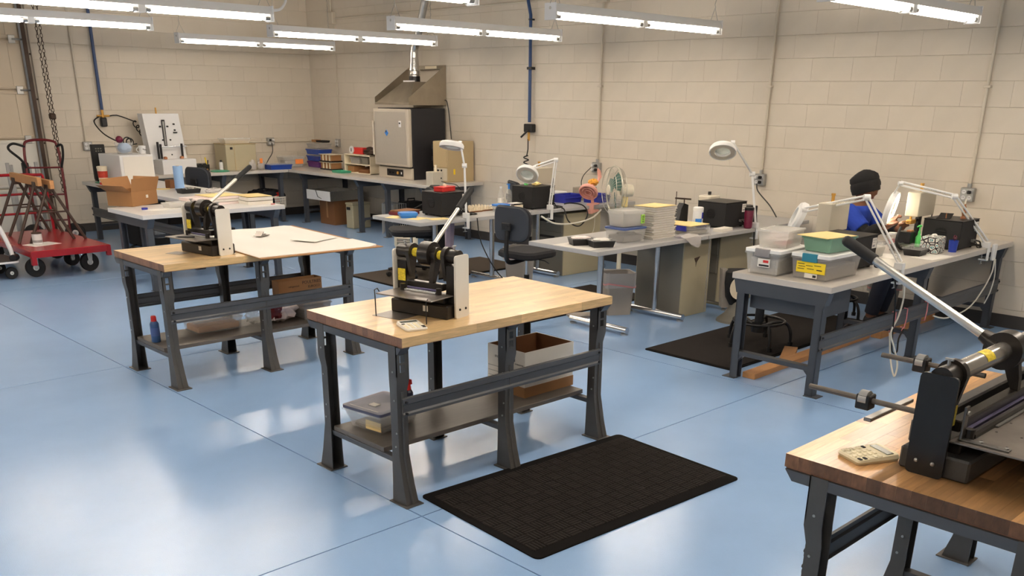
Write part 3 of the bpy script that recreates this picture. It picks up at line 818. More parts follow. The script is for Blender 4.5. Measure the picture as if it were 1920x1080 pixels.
# ---------------------------------------------------------------- things on the bench shelves
SH = .247
def spray_can(label, loc, body, cap, band, h=.17, r=.033, nozzle=False):
    t = thing('spray_can', label, 'spray can', loc)
    part('can', MB().lathe([(r*.96,0),(r,.004),(r,h),(r*.9,h+.008),(r*.7,h+.018)],n=20), body, t)
    part('label_band', MB().lathe([(r+.0005,h*.35),(r+.0005,h*.8)],n=20,cap0=False,cap1=False), band, t)
    if nozzle: part('cap', MB().lathe([(r*.72,h+.014),(r*.7,h+.03),(r*.62,h+.045)],n=14).prism([(-.02,h+.04),(.026,h+.045),(.024,h+.07),(.004,h+.078),(-.016,h+.062)],-.014,.014,'xz'), cap, t)
    else: part('cap', MB().lathe([(r*.62,h+.016),(r*.6,h+.05),(r*.45,h+.056)],n=14), cap, t)
    return t
sc1 = spray_can('navy spray can with a red smart-straw cap on the middle bench shelf',(2.85,3.80,SH),'can_navy','can_red','paper',.115,.033,True)
text('logo','WD',.016,'ink',sc1,(-.034*.72,-.034*.72,.09),(PI/2,0,-PI/4))
spray_can('blue spray can with a red cap on the far bench shelf',(2.50,6.17,SH),'can_blue','can_red','lid_blue',.125,.03)
def tub(name, label, cat, loc, rz, dims, body, lid=None, content=None, clips=None, flare=.012, group=None, liph=.014):
    w,d,h = dims
    t = thing(name, label, cat, loc, rz, group)
    part('body', MB().tray(-w/2,w/2,-d/2,d/2,0,h,.003,flare), body, t)
    part('rim', MB().tray(-w/2-.006,w/2+.006,-d/2-.006,d/2+.006,h-.012,h,.006), body, t)
    if content:
        cm,ch = content; e = flare+.006
        part('contents', MB().box(-w/2+e,w/2-e,-d/2+e,d/2-e,.004,ch,.008), cm, t)
    if lid:
        l = part('lid', MB().loft([[(u,v,h) for u,v in rrect(-w/2-.008,w/2+.008,-d/2-.008,d/2+.008,.02)],[(u,v,h+liph) for u,v in rrect(-w/2-.008,w/2+.008,-d/2-.008,d/2+.008,.02)],[(u,v,h+liph+.004) for u,v in rrect(-w/2+.012,w/2-.012,-d/2+.012,d/2-.012,.02)],[(u,v,h+liph-.001) for u,v in rrect(-w/2+.03,w/2-.03,-d/2+.03,d/2-.03,.02)]]), lid, t)
        if clips:
            for s in (-1,1): part('clip', MB().box(s*(w/2+.004)-.01,s*(w/2+.004)+.01,-.055,.055,h-.028,h+liph+.006,.004), clips, l)
    return t
tb = tub('storage_box','clear storage box with a dark blue lid on the middle bench shelf','storage box',(2.64,3.735,SH),math.radians(8),(.29,.27,.105),'clear_plastic','lid_navy',('grey_tub',.03),None,.03)
part('yellow_pad', MB().box(-.122,-.116,-.11,.0,.012,.06,.001), 'manila', tb)
part('grey_parts', MB().sphere((.06,-.07,.05),(.05,.04,.04),8,5), 'wax_grey', tb)
part('lid_stripe', MB().box(-.13,-.125,-.12,.12,.1195,.1215), 'paper', tb)
part('lid_scribble', MB().box(-.07,-.03,-.02,.03,.118,.1215), 'paper', tb)
t = thing('file_box','white open file box with handle holes on the middle bench shelf','box',(3.70,3.715,SH),0)
part('carton', MB().tray(-.2,.2,-.155,.155,0,.265,.004), 'box_white', t)
part('liner', MB().loft([[(a,b,z) for a,b in ((-.195,-.15),(.195,-.15),(.195,.15),(-.195,.15))] for z in (.006,.2635)],cap1=False), 'cardboard_dark', t)
part('base_band', MB().tray(-.203,.203,-.158,.158,0,.06,.003), 'cardboard', t, 'brown cardboard base band')
part('handle_hole', MB().box(-.2016,-.1995,-.075,.0,.198,.222,.001), 'ink', t)
text('lettering','STORAGE',.018,'ink',t,(-.2008,.055,.20),ROT['-x'])
text('lettering','STORAGE FILE',.011,'ink',t,(-.2008,-.11,.185),ROT['-x'])
for k in range(3): part('printed_line', MB().box(-.2012,-.2,-.12,.15,.14-.03*k,.1415-.03*k), 'ink', t)
part('contents', MB().prism([(-.12,.007),(.06,.007),(.02,.16),(-.09,.21),(-.1,.2)],-.1,.02,'xz'), 'black_matte', t)
t = thing('cardboard_tray','low brown cardboard box with printing on the far bench shelf','box',(3.73,6.345,SH),0)
part('carton', MB().tray(-.19,.19,-.05,.05,.0,.265,.004), 'cardboard', t)
text('lettering','POULTRIES',.034,'ink',t,(.10,-.0506,.235),ROT['-y']); text('lettering','EUROCO',.026,'ink',t,(.12,-.0506,.20),ROT['-y']); text('lettering','refrigerated',.02,'ink',t,(-.06,-.0506,.215),ROT['-y'])
tub('storage_box','clear flat box holding wooden slats on the far bench shelf','storage box',(2.97,6.27,SH),0,(.36,.22,.09),'clear_plastic','clear_plastic',('lumber',.05))
t = thing('plastic_bag','crumpled white and red plastic bag on the far bench shelf','bag',(3.46,6.18,SH))
def crumple(mb, c, r, seed, amp=.25, n=16, m=10):
    q = random.Random(seed); s0 = len(mb.v); mb.sphere((0,0,0),(1,1,1),n,m)
    for i in range(s0,len(mb.v)):
        v = Vector(mb.v[i]); k = 1+amp*(q.random()-.5)*2
        mb.v[i] = (c[0]+v.x*r[0]*k, c[1]+v.y*r[1]*k, max(c[2]+v.z*r[2]*k, c[2]-r[2]))
    return mb
part('bag', crumple(MB(),(0,0,.085),(.13,.11,.084),3), 'paper_pink', t)
part('print', crumple(MB(),(-.07,-.05,.085),(.07,.065,.06),5), 'red_dark', t)
t = single('plastic_bag', crumple(MB(),(0,0,.06),(.055,.06,.06),9), 'frost_plastic','small pale bag on the far bench shelf behind the middle leg','bag',(3.27,6.22,SH))
tub('storage_box','clear box at the right end of the far bench shelf','storage box',(3.72,6.15,SH),0,(.24,.2,.12),'grey_plastic_clear','clear_plastic',('wax_grey',.08))
# ================================================================= magnifier lamps
def magnifier(label, base, elbow, joint, head, n, lit=False, clamp='-y', boom=False, R=.118):
    t = thing('magnifier_lamp', label, 'lamp', base, 0, 'magnifier lamps')
    B = Vector(base); loc = lambda p: Vector(p)-B
    e = loc(elbow); j = loc(joint); h = loc(head); n = Vector(n).normalized()
    s = -1 if clamp == '-y' else 1
    c = part('clamp', MB().box(-.022,.022,-.02,.045,0,.05,.004).box(-.018,.018,-.022,-.008,-.09,.01,.003).box(-.018,.018,-.022,.05,-.10,-.088,.003), 'lamp_white', t)
    part('clamp_screw', MB().cyl((0,.03,-.13),(0,.03,-.05),.005,n=8).cyl((-.025,.03,-.13),(.025,.03,-.13),.004,n=6), 'galv', c)
    b0 = Vector((0,.012,.05))
    def bars(name, p, q, w):
        d = (q-p).normalized(); sd = d.cross(Vector((0,0,1))); sd = sd.normalized() if sd.length > .05 else Vector((1,0,0)); up = sd.cross(d)
        a = part(name, MB().cyl(p+up*w,q+up*w,.0075,n=8), 'lamp_white', t)
        part('bar', MB().cyl(p-up*w,q-up*w,.0075,n=8), 'lamp_white', a)
        part('spring', MB().tube([p.lerp(q,f)+sd*.010*math.cos(f*150)+up*.010*math.sin(f*150) for f in [k/60 for k in range(4,34)]],.0018,4), 'galv', a)
    if boom:
        part('lower_arm', MB().cyl(b0,e,.011,n=10), 'lamp_white', t); part('upper_arm', MB().cyl(e,j,.010,n=10), 'lamp_white', t)
    else:
        bars('lower_arm',b0,e,.014); bars('upper_arm',e,j,.013)
    part('elbow_joint', MB().cyl(e+Vector((-.016,.016,0)),e+Vector((.016,-.016,0)),.022,n=14), 'lamp_white', t)
    part('neck_joint', MB().cyl(j+Vector((-.012,.012,0)),j+Vector((.012,-.012,0)),.016,n=12).tube([j,j.lerp(h,.55)-n*.03],.008,6), 'lamp_white', t)
    q = n.to_track_quat('Z','Y').to_matrix().to_4x4(); M = Matrix.Translation(h) @ q
    hd = part('head', MB().lathe([(R*.55,-.045),(R*.9,-.038),(R,-.02),(R,.012),(R*.93,.012),(R*.93,.004),(R*.56,.004),(R*.56,-.045)],n=28,cap0=False,cap1=False).xf(M), 'lamp_white', t)
    part('light_ring', MB().lathe([(R*.60,.003),(R*.60,.010),(R*.90,.010),(R*.90,.003)],n=28,cap0=False,cap1=False).xf(M), 'ring_glow' if lit else 'lens_ring', hd)
    part('lens', MB().lathe([(R*.56,-.02),(R*.30,-.026),(.002,-.028),(.002,-.010),(R*.3,-.012),(R*.56,-.016)],n=28).xf(M), 'lens', hd)
    return t
magnifier('magnifier lamp standing tall beside the machine with the red tin',(5.99,6.925,HT),(6.02,6.99,1.23),(5.995,7.02,1.44),(5.955,7.10,1.40),(-.25,-.1,-.95),False,'-y',True)
magnifier('magnifier lamp folded low over the black machine with bottles beside it',(7.16,6.925,HT),(7.225,6.93,1.245),(7.02,7.04,1.175),(6.955,7.08,1.10),(-.62,-.35,-.62),False)
magnifier('tall magnifier lamp tilted out over the white tray stack',(7.60,4.705,HT),(7.60,4.80,1.22),(7.24,4.80,1.505),(7.17,4.85,1.425),(-.45,-.30,-.72),False,'-y',True)
magnifier('magnifier lamp clamped beside the clear bins with its head hanging down',(6.45,2.795,HT),(6.45,3.12,1.215),(6.33,3.53,1.10),(6.40,3.60,1.03),(.5,-.62,-.35),False)
magnifier('lit magnifier lamp glowing in front of the seated worker',(8.02,2.795,HT),(7.72,3.01,1.155),(7.47,3.35,1.245),(7.545,3.42,1.035),(.24,-.92,-.2),True,R=.14)

# ================================================================= black machines with a vent, label and cables
def machine_proto():
    t = thing('black_machine','','machine'); w,d,h = .34,.31,.225
    part('case', MB().box(0,w,0,d,.012,h,.005), 'black_matte', t)
    part('lid', MB().box(-.002,w+.002,-.002,d+.002,h,h+.006,.002), 'black_plastic', t)
    v = part('vent', MB().lathe([(.048,0),(.048,.003),(.042,.003),(.042,0)],n=20,cap0=False,cap1=False).xf(Matrix.Translation((0,d*.52,h*.55)) @ Matrix.Rotation(-PI/2,4,'Y')), 'black_plastic', t)
    for k in range(5): part('vent_bar', MB().box(-.003,-.0005,d*.52-.04,d*.52+.04,h*.55-.034+.016*k,h*.55-.03+.016*k), 'black_plastic', v)
    part('sticker', MB().box(w-.075,w-.012,-.0015,.0005,h-.09,h-.018), 'paper', t)
    part('sticker_print', MB().box(w-.068,w-.02,-.0022,-.0012,h-.036,h-.032).box(w-.068,w-.03,-.0022,-.0012,h-.05,h-.047).box(w-.068,w-.035,-.0022,-.0012,h-.08,h-.066), 'grey_clip', t, kind='stuff')
    for q in ((.03,.03),(w-.03,.03),(.03,d-.03),(w-.03,d-.03)): part('foot', MB().cyl((q[0],q[1],0),(q[0],q[1],.013),.014,n=8), 'black_rubber', t)
    for x in (w-.10,w-.06): part('cable_gland', MB().cyl((x,-.022,.06),(x,0,.06),.012,n=10), 'galv', t)
    part('cable', MB().tube([(w-.06,-.02,.06),(w-.055,-.05,.055),(w-.03,-.055,.02),(w+.03,-.045,.006),(w+.09,-.03,.008),(w+.10,.08,.01)],.006,6,smooth=5), 'cord_black', t)
    part('cable', MB().tube([(w-.10,-.02,.06),(w-.10,-.04,.05),(w-.08,-.048,.012),(w+.0,-.05,.006),(w+.06,.02,.008),(w+.05,.12,.008)],.005,6,smooth=5), 'cord_black', t)
    return t
MC = machine_proto()
labs = [((5.835,7.12,HT),'black machine with a red tin on its lid'),((6.985,7.03,HT),'black machine under the low magnifier lamp, small jars on its lid'),
 ((7.30,4.85,HT),'black machine beside the canister of wipes and purple bottle'),((6.10,2.99,HT),'black machine standing behind the clear bins'),((7.66,2.885,HT),'black machine beside the blue cup and patterned tissue box')]
for k,(p,l) in enumerate(labs):
    if k == 0: MC.location = p; tag(MC,l,None,'black machines')
    else: dup(MC,p,0,l,'black machines')
# beige control boxes on posts with a clamp arm
def control_box(label, x, y, zb, w=.30, h=.19, arm=None):
    t = thing('control_box', label, 'control box', (x,y,HT), 0, 'beige control boxes')
    part('base', MB().box(-.06,.06,-.05,.05,0,.012,.003), 'black_plastic', t)
    part('post', MB().box(-.022,.022,-.018,.018,.012,zb-HT+.03,.003), 'black_plastic', t)
    b = part('case', MB().box(-w/2,w/2,-.055,.055,zb-HT,zb-HT+h,.005), 'device_beige', t)
    part('top_peg', MB().cyl((-.03,0,zb-HT+h),(-.03,0,zb-HT+h+.05),.012,n=10).cyl((-.03,0,zb-HT+h+.05),(-.03,0,zb-HT+h+.065),.016,n=10), 'gold', b)
    part('switch', MB().box(w/2-.0005,w/2+.004,-.02,.0,.5*h+zb-HT,.5*h+.02+zb-HT), 'black_plastic', b)
    part('cord', MB().tube([(w/2,-.03,zb-HT+h*.5),(w/2+.03,-.03,zb-HT+h*.4),(w/2+.035,-.03,zb-HT),(w/2+.0,0,.0)],.004,5,smooth=5), 'cord_black', t)
    part('clamp', MB().box(-w/2-.05,-w/2+.04,-.03,.015,zb-HT-.055,zb-HT-.022,.004).cyl((-w/2-.0,0,zb-HT-.03),(-w/2-.0,0,zb-HT),.01,n=8), 'gold', t)
    part('clamp_arm', MB().tube([(-w/2+.04,0,zb-HT-.04),(-w/4,0,zb-HT-.05),(0,0,zb-HT-.03)],.009,6), 'black_plastic', t)
    part('bench_pin', MB().cyl((-w/2-.05,0,zb-HT-.038),(-w/2-.15,0,zb-HT-.03),.006,.003,n=6), 'gold', t)
    return t
control_box('beige control box on a post behind the patterned tissue box',7.73,3.27,.985)
control_box('beige control box on a post behind the clear bins, right of the hanging lamp head',6.47,3.37,.96,.27,.20)
control_box('beige control box on a post above the machine with small jars',7.50,7.42,.96,.26,.17)
# ================================================================= bench of the worker: bins and small things
b1 = tub('storage_box','clear lidded bin with grey clips, left of the yellow-labelled bin','storage box',(5.71,3.345,HT),math.radians(2),(.40,.255,.15),'clear_plastic','lid_white',('wax_grey',.11),'grey_clip',.018,'clear bins on the worker bench',.02)
part('label', MB().box(-.204,-.2,-.06,.03,.055,.11), 'paper', b1); part('label_print', MB().box(-.2048,-.2035,-.055,.02,.06,.072), 'ink', b1)
part('label_print', MB().box(-.2048,-.2035,-.05,-.01,.085,.102), 'red_plastic', b1)
b2 = tub('storage_box','clear lidded bin with teal clips and a handwritten yellow label','storage box',(5.81,3.03,HT),math.radians(-1),(.43,.27,.145),'grey_plastic_clear','lid_white',('bin_grey',.09),'teal',.016,'clear bins on the worker bench',.02)
part('yellow_label', MB().box(-.2155,-.211,-.115,.095,.045,.115), 'label_yellow', b2, 'yellow handwritten label')
part('white_label', MB().box(-.2135,-.209,-.06,.03,.012,.042), 'paper', b2); part('bar_code', MB().box(-.2143,-.213,-.055,-.03,.018,.034), 'ink', b2)
for k,(yy,zz) in enumerate(((.06,.098),(.055,.082),(.06,.066),(.0,.09),(-.01,.07),(-.06,.095))): part('handwriting', MB().box(-.2162,-.2153,yy-.025,yy+.025,zz,zz+.004), 'ink', b2)
part('handwriting', MB().box(-.2162,-.2153,-.095,-.055,.066,.073), 'ink', b2)
t = tub('storage_box','open frosted bin of pink and white packets on top of the grey-clipped bin','storage box',(5.755,3.36,HT+.172),math.radians(8),(.28,.22,.115),'frost_plastic',None,None,None,.016,'clear bins on the worker bench')
part('packets', crumple(MB(),(0,0,.05),(.11,.08,.045),21), 'paper_pink', t); part('red_packet', crumple(MB(),(-.05,-.04,.03),(.06,.05,.024),22), 'bag_pink', t)
t = tub('storage_box','pale green bin with a manila envelope on top of the yellow-labelled bin','storage box',(5.855,3.05,HT+.168),math.radians(-4),(.30,.22,.095),'green_plastic',None,('green_plastic',.07),None,.018,'clear bins on the worker bench')
single('envelope', MB().box(-.15,.15,-.125,.125,0,.004), 'manila', 'manila envelope lying across the pale green bin','envelope',(5.83,3.06,HT+.265),math.radians(-10))
t = thing('meal_tray','black meal tray with a clear lid by the patterned tissue box','tray',(7.205,3.03,HT),math.radians(4))
part('tray', MB().tray(-.085,.085,-.07,.07,0,.05,.002,.012), 'black_plastic', t); part('lid', MB().tray(-.09,.09,-.075,.075,.048,.062,.03,-.0), 'clear_plastic', t)
t = thing('tissue_box','tissue box in a tile-print cover beside the blue cup','tissue box',(7.43,3.0,HT),math.radians(6))
part('cover', MB().box(-.09,.09,-.07,.07,0,.125,.006), 'tile_print', t); part('tissue', crumple(MB(),(-.05,-.02,.13),(.035,.025,.02),31), 'paper', t)
t = thing('pen_cup','blue plastic cup with red scissors in it','cup',(7.585,2.90,HT))
part('cup', MB().lathe([(.03,0),(.037,.09),(.034,.09),(.028,.004)],n=20,cap1=True), 'blue_cup', t)
sc = part('scissors', MB().torus((.0,.0,.115),.014,.004,'y',14,6).torus((.028,.0,.108),.013,.004,'y',14,6).box(.005,.013,-.002,.002,.02,.1), 'maroon', t)
t = thing('pump_bottle','bright green pump bottle behind the patterned tissue box','bottle',(7.47,3.135,HT))
part('bottle', MB().lathe([(.022,0),(.022,.10),(.010,.12),(.010,.145)],n=16), 'green_bright', t); part('pump', MB().cyl((0,0,.145),(0,0,.185),.006,n=8).box(-.012,.012,-.012,.012,.18,.195,.003).cyl((0,0,.188),(-.05,.0,.186),.006,n=6), 'green_bright', t)
t = thing('tool_stand','dark steel tool block on the bench behind the meal tray','tool',(7.33,3.22,HT))
part('block', MB().box(-.06,.10,-.05,.05,0,.05,.004), 'plate_steel', t); part('rail', MB().box(-.14,.02,-.03,-.01,.05,.06,.002), 'steel', t); part('rail', MB().box(-.14,.02,.01,.03,.05,.06,.002), 'steel', t)
part('black_case', MB().box(.06,.15,-.055,.055,.05,.14,.004), 'black_plastic', t); part('red_cap', MB().box(.07,.12,-.05,-.01,.14,.155,.003), 'copper', t)
part('gooseneck', MB().tube([(-.02,-.05,.03),(-.12,-.07,.03),(-.17,-.05,.08),(-.12,-.03,.14),(-.02,.0,.18)],.011,8,smooth=6), 'black_rubber', t)
tub('storage_box','small clear box of beads by the worker hand','storage box',(7.12,3.30,HT),.1,(.13,.10,.065),'clear_plastic','clear_plastic',('wax_grey',.045))
tub('storage_box','clear box of grey parts behind the clamped lamp','storage box',(6.83,3.22,HT),.05,(.24,.14,.085),'frost_plastic',None,('bin_grey',.06))
t = thing('work_jar','clear jar with a reddish cap near the worker hand','jar',(7.50,3.36,HT))
part('jar', MB().lathe([(.032,0),(.036,.09),(.033,.095)],n=16), 'clear_plastic', t); part('reddish_fill', MB().lathe([(.028,.004),(.03,.06)],n=14), 'bag_pink', t); part('cap', MB().lathe([(.035,.095),(.035,.11)],n=16), 'white_enamel', t)
single('paper_sheet', MB().box(-.16,.16,-.09,.09,0,.0012), 'paper','white paper sheet by the front edge of the worker bench','paper',(7.21,2.90,HT),-.1)
single('paper_sheet', MB().box(-.12,.12,-.07,.07,0,.0012), 'paper','white paper under the beads box on the worker bench','paper',(6.98,3.13,HT),.3)
t = thing('wood_figure','small carved wooden figure standing on the machine by the wall','figurine',(7.87,2.97,HT+.231),.3)
part('body', MB().lathe([(.022,0),(.02,.01),(.012,.02),(.016,.04),(.02,.055),(.01,.068)],n=12), 'copper', t); part('head', MB().sphere((0,0,.085),(.018,.013,.018),10,6), 'copper', t); part('ear', MB().cyl((-.014,0,.098),(-.018,0,.112),.006,n=6), 'copper', t); part('ear', MB().cyl((.014,0,.098),(.018,0,.112),.006,n=6), 'copper', t)
t = thing('open_notebook','small dark open notebook on the machine by the wall','notebook',(7.78,3.08,HT+.231),.2)
part('cover', MB().prism([(-.08,.0),(0,.004),(.08,.03),(.08,.033),(0,.008),(-.08,.004)],-.05,.05,'xz'), 'black_matte', t); part('marker', MB().cyl((-.06,-.02,.003),(-.06,-.02,.045),.004,n=6), 'copper', t)
t = thing('cable_clamp','white cable clip with hanging white cords on the bench edge','clip',(8.14,2.775,HT-.05))
part('clip', MB().box(-.03,.03,-.012,.014,-.06,.075,.006), 'lamp_white', t)
part('cord', MB().tube([(0,-.012,-.05),(-.02,-.02,-.15),(-.15,-.02,-.28),(-.4,-.02,-.40),(-.75,.0,-.43),(-.9,.05,-.40)],.006,6,smooth=6), 'cord_white', t)
part('cord', MB().tube([(.02,-.014,-.05),(.06,-.02,-.2),(.02,-.02,-.33),(.0,-.0,-.42)],.005,6,smooth=6), 'cord_white', t)
t = thing('hanging_cord','white cord hanging from the lamp clamp and looping to the floor','cord',(6.45,2.77,.0))
part('cord', MB().tube([(.02,0,.70),(.04,-.01,.55),(-.02,-.02,.42),(-.10,-.02,.32),(-.05,-.04,.2),(.02,-.05,.08),(.0,-.06,.012),(-.08,-.08,.01),(-.06,-.03,.12),(-.03,.02,.3)],.006,6,smooth=7), 'cord_white', t)
t = thing('hanging_cord','black cord hanging in front of the bench rail near the lamp clamp','cord',(6.30,2.77,.0))
part('cord', MB().tube([(0,.05,.75),(.02,0,.70),(.05,-.02,.5),(.08,-.02,.3),(.12,-.02,.17),(.2,-.02,.15),(.22,-.01,.24),(.3,.0,.30)],.006,6,smooth=7), 'cord_black', t)
for k,(x,lab) in enumerate(((6.53,'pink string tied round the bench rail, left of three'),(6.72,'pink string tied round the bench rail, middle of three with a bow'),(7.07,'pink string tied round the bench rail, right of three'))):
    t = thing('tie_string', lab, 'string',(x,2.82,.30),0,'pink strings on the bench rail')
    part('loop', MB().tube([(0,.02,.128),(0,-.006,.128),(-.006,-.011,.06),(-.02,-.011,-.01),(-.015,.02,-.012)],.0045,5), 'cord_pink', t)
    if k == 1: part('bow', MB().prism([(-.06,-.03),(-.02,-.005),(-.02,-.03)],-.012,-.006,'xz'), 'cord_pink', t)
single('lumber_plank', MB().box(-.90,.90,-.05,.05,0,.04,.002), 'lumber','long pine plank on the floor under the worker bench','plank',(6.45,3.39,0),math.radians(1))
single('lumber_plank', MB().box(-.55,.55,-.045,.045,0,.06,.002), 'lumber','shorter pine plank on the floor nearer the long wall','plank',(7.93,3.33,0),math.radians(1))
single('wood_wedge', MB().prism([(-.13,.0),(.13,.0),(.13,.035)],-.05,.05,'xz'), 'lumber','small wooden wedge on the plank under the worker bench','wedge',(6.30,3.50,.013),.4)
# stool with ring
t = thing('drafting_stool','black drafting stool with a foot ring behind the worker bench','stool',(6.42,3.86,.013),.3)
part('column', MB().cyl((0,0,.10),(0,0,.44),.035,n=14).cyl((0,0,.10),(0,0,.18),.055,n=14), 'black_plastic', t)
part('foot_ring', MB().torus((0,0,.19),.20,.011,'z',32,8), 'black_plastic', t)
for k in range(5):
    a = 2*PI*k/5; c,s = math.cos(a),math.sin(a)
    l = part('leg', MB().tube([(0.04*c,.04*s,.15),(.14*c,.14*s,.185),(.22*c,.22*s,.17),(.255*c,.255*s,.10),(.26*c,.26*s,.02)],.013,8,smooth=4), 'black_plastic', t)
    part('glide', MB().cyl((.26*c,.26*s,0),(.26*c,.26*s,.03),.02,n=10), 'black_rubber', l)
part('seat', MB().lathe([(.16,.44),(.19,.45),(.195,.49),(.17,.51),(.02,.515)],n=24), 'upholstery', t)
# waste bins
def waste_bin(label, loc, rz, liner=None, body='bin_grey', w=.28, d=.20, h=.38):
    t = thing('waste_bin', label, 'waste bin', loc, rz, 'waste bins')
    part('bin', MB().loft([[(u*.82,v*.82,0) for u,v in rrect(-w/2,w/2,-d/2,d/2,.03)],[(u,v,h) for u,v in rrect(-w/2,w/2,-d/2,d/2,.035)],[(u*.97,v*.97,h) for u,v in rrect(-w/2,w/2,-d/2,d/2,.035)],[(u*.79,v*.79,.006) for u,v in rrect(-w/2,w/2,-d/2,d/2,.03)]]), body, t)
    if liner:
        q = random.Random(4); base = rrect(-w/2-.006,w/2+.006,-d/2-.006,d/2+.006,.035,5)
        part('liner', MB().loft([[(u*(1+.03*q.random()),v*(1+.05*q.random()),h*.66) for u,v in base],[(u*1.02,v*1.02,h*.85) for u,v in base],[(u*1.02,v*1.03,h+.012*q.random()) for u,v in base],[(u*.9,v*.9,h-.01) for u,v in base],[(u*.75,v*.75,h*.5) for u,v in base]],False,False), 'bag_clear', t)
        part('draw_band', MB().loft([[(u*1.03,v*1.04,h*.70+.02*math.sin(u*40)) for u,v in base],[(u*1.035,v*1.045,h*.735+.02*math.sin(u*40)) for u,v in base]],False,False), 'bag_pink', t, 'pink drawstring of the liner')
    return t
waste_bin('grey waste bin with a clear liner and pink band under the tray-stack table',(6.46,5.38,0),math.radians(-30),True)
waste_bin('grey waste bin with a reddish liner under the worker bench',(8.17,3.66,0),0,True)
waste_bin('round-cornered grey bin under the table behind the swivel chair',(6.90,7.12,0),.4,True,'bin_grey',.30,.26,.36)
# pedestal drawer cabinets
def cabinet(label, loc, dims, stain=False):
    w,d,h = dims
    t = thing('drawer_cabinet', label, 'cabinet', loc, 0, 'steel drawer cabinets')
    part('body', MB().box(0,w,0,d,0,h,.004), 'cabinet_olive', t)
    part('side_panel', MB().box(-.003,.0,.01,d-.01,.01,h-.01,.001), 'cabinet_dark', t)
    for k in range(2):
        dr_ = part('drawer', MB().box(-.012,-.003,.02,d-.02,h-.03-.17*(k+1),h-.035-.17*k,.003), 'cabinet_dark', t) if not stain else None
        if dr_: part('pull', MB().box(-.016,-.011,d*.25,d*.75,h-.10-.17*k,h-.075-.17*k,.002), 'ink', dr_)
    if stain: part('stain', MB().prism([(.16,.52),(.25,.53),(.22,.50),(.20,.48),(.19,.44),(.185,.48),(.17,.50)],-.0012,.0002,'xz'), 'rust_steel', t, 'brown worn patch on the panel')
    return t
cabinet('olive steel cabinet under the tray-stack table with a brown worn patch',(6.74,4.87,0),(.41,.53,.68),True)
cabinet('olive steel drawer cabinet under the table with the blue bins',(7.45,7.0,0),(.60,.5,.67))
cabinet('olive steel cabinet against the wall under the far tray-stack table',(7.42,4.95,0),(.60,.45,.68))
# ================================================================= tray-stack table
Zt = HT
for k in range(14):
    q = random.Random(50+k); z = Zt+.0005+k*.0188
    lab = {0:'lowest white tray of the tall stack',13:'topmost white tray of the tall stack, under the manila sheet'}.get(k, 'white tray in the tall stack, %s from the bottom' % ['','second','third','fourth','fifth','sixth','seventh','eighth','ninth','tenth','eleventh','twelfth','thirteenth',''][k])
    t = thing('card_tray', lab, 'tray', (6.385+.012*(q.random()-.5),4.945+.012*(q.random()-.5),z), (q.random()-.5)*.10, 'white trays in the tall stack')
    part('tray', MB().prism([(-.145,0),(.145,0),(.152,.013),(-.152,.013)],-.105,.105,'xz'), 'paper', t)
    part('rim', MB().box(-.156,.156,-.112,.112,.0125,.0155), 'box_white', t)
single('folder', MB().box(-.155,.145,-.115,.11,0,.003), 'manila', 'manila sheet on top of the tall white tray stack','folder',(6.385,4.945,Zt+.0005+14*.0188+.0005),.06)
b = tub('storage_box','clear box of grey shavings with a blue lid on the tray-stack table','storage box',(6.02,4.955,Zt),math.radians(-3),(.27,.21,.105),'clear_plastic','lid_blue',('shavings',.055),None,.012)
part('shavings', crumple(MB(),(0,0,.055),(.10,.07,.028),61,.15), 'shavings', b)
t = tub('storage_box','frosted lidded box with a green label on top of the blue-lidded box','storage box',(6.03,4.965,Zt+.124),math.radians(-5),(.24,.18,.115),'frost_plastic','frost_plastic',('grey_tub',.03),None,.012)
part('green_label', MB().box(.085,.122,-.0955,-.088,.02,.09), 'label_green', t)
for k in range(4): part('handwriting', MB().box(.09,.115,-.0962,-.0953,.03+.015*k,.036+.015*k), 'ink', t)
for (x,y,rz,mt,lab) in ((5.58,5.05,-.5,'paper_pink','black meal tray with pinkish contents, left one on the tray-stack table'),(5.62,4.87,-.45,'paper','black meal tray with pale contents, right one on the tray-stack table')):
    t = thing('meal_tray', lab, 'tray', (x,y,Zt), rz, 'black meal trays')
    part('tray', MB().tray(-.095,.095,-.07,.07,0,.055,.002,.014), 'black_plastic', t); part('rim', MB().tray(-.10,.10,-.075,.075,.051,.058,.006), 'clear_plastic', t)
    part('contents', crumple(MB(),(0,0,.056),(.08,.055,.012),int(x*100),.2), mt, t)
single('cloth_strip', MB().box(-.10,.10,-.03,.03,0,.004), 'blue_royal', 'purple-blue strip lying behind the black meal trays','cloth',(5.82,5.20,Zt),-.6)
single('paper_sheet', MB().box(-.16,.16,-.20,.20,0,.001), 'paper', 'white paper sheet under the black meal trays','paper',(5.56,5.0,Zt-.0005),.05)
t = thing('plastic_bag','clear plastic bag drooping over the table edge beside the tray stack','bag',(6.60,4.70,Zt))
sh = MB(); rows=[[(-.10,.12,.012),(.0,.13,.02),(.10,.12,.012)],[(-.12,.04,.02),(.0,.04,.035),(.11,.03,.02)],[(-.11,-.012,.006),(.02,-.014,.012),(.12,-.012,.006)],[(-.03,-.02,-.05),(.05,-.022,-.06),(.11,-.02,-.05)],[(.03,-.02,-.075),(.07,-.022,-.085),(.09,-.02,-.08)]]
for a in range(4):
    for i in range(2):
        sh._add([rows[a][i],rows[a][i+1],rows[a+1][i+1],rows[a+1][i]],[(0,1,2,3)])
        sh._add([(x,y+(.003 if a<2 else 0),zz-.002) for x,y,zz in (rows[a][i],rows[a][i+1],rows[a+1][i+1],rows[a+1][i])],[(3,2,1,0)])
part('film', sh, 'bag_clear', t)
t = tub('storage_box','clear compartment box with blue clips and a manila folder, right of the stack','storage box',(6.83,4.88,Zt),math.radians(-2),(.27,.20,.06),'clear_plastic','clear_plastic',('grey_tub',.035),'blue_royal',.006)
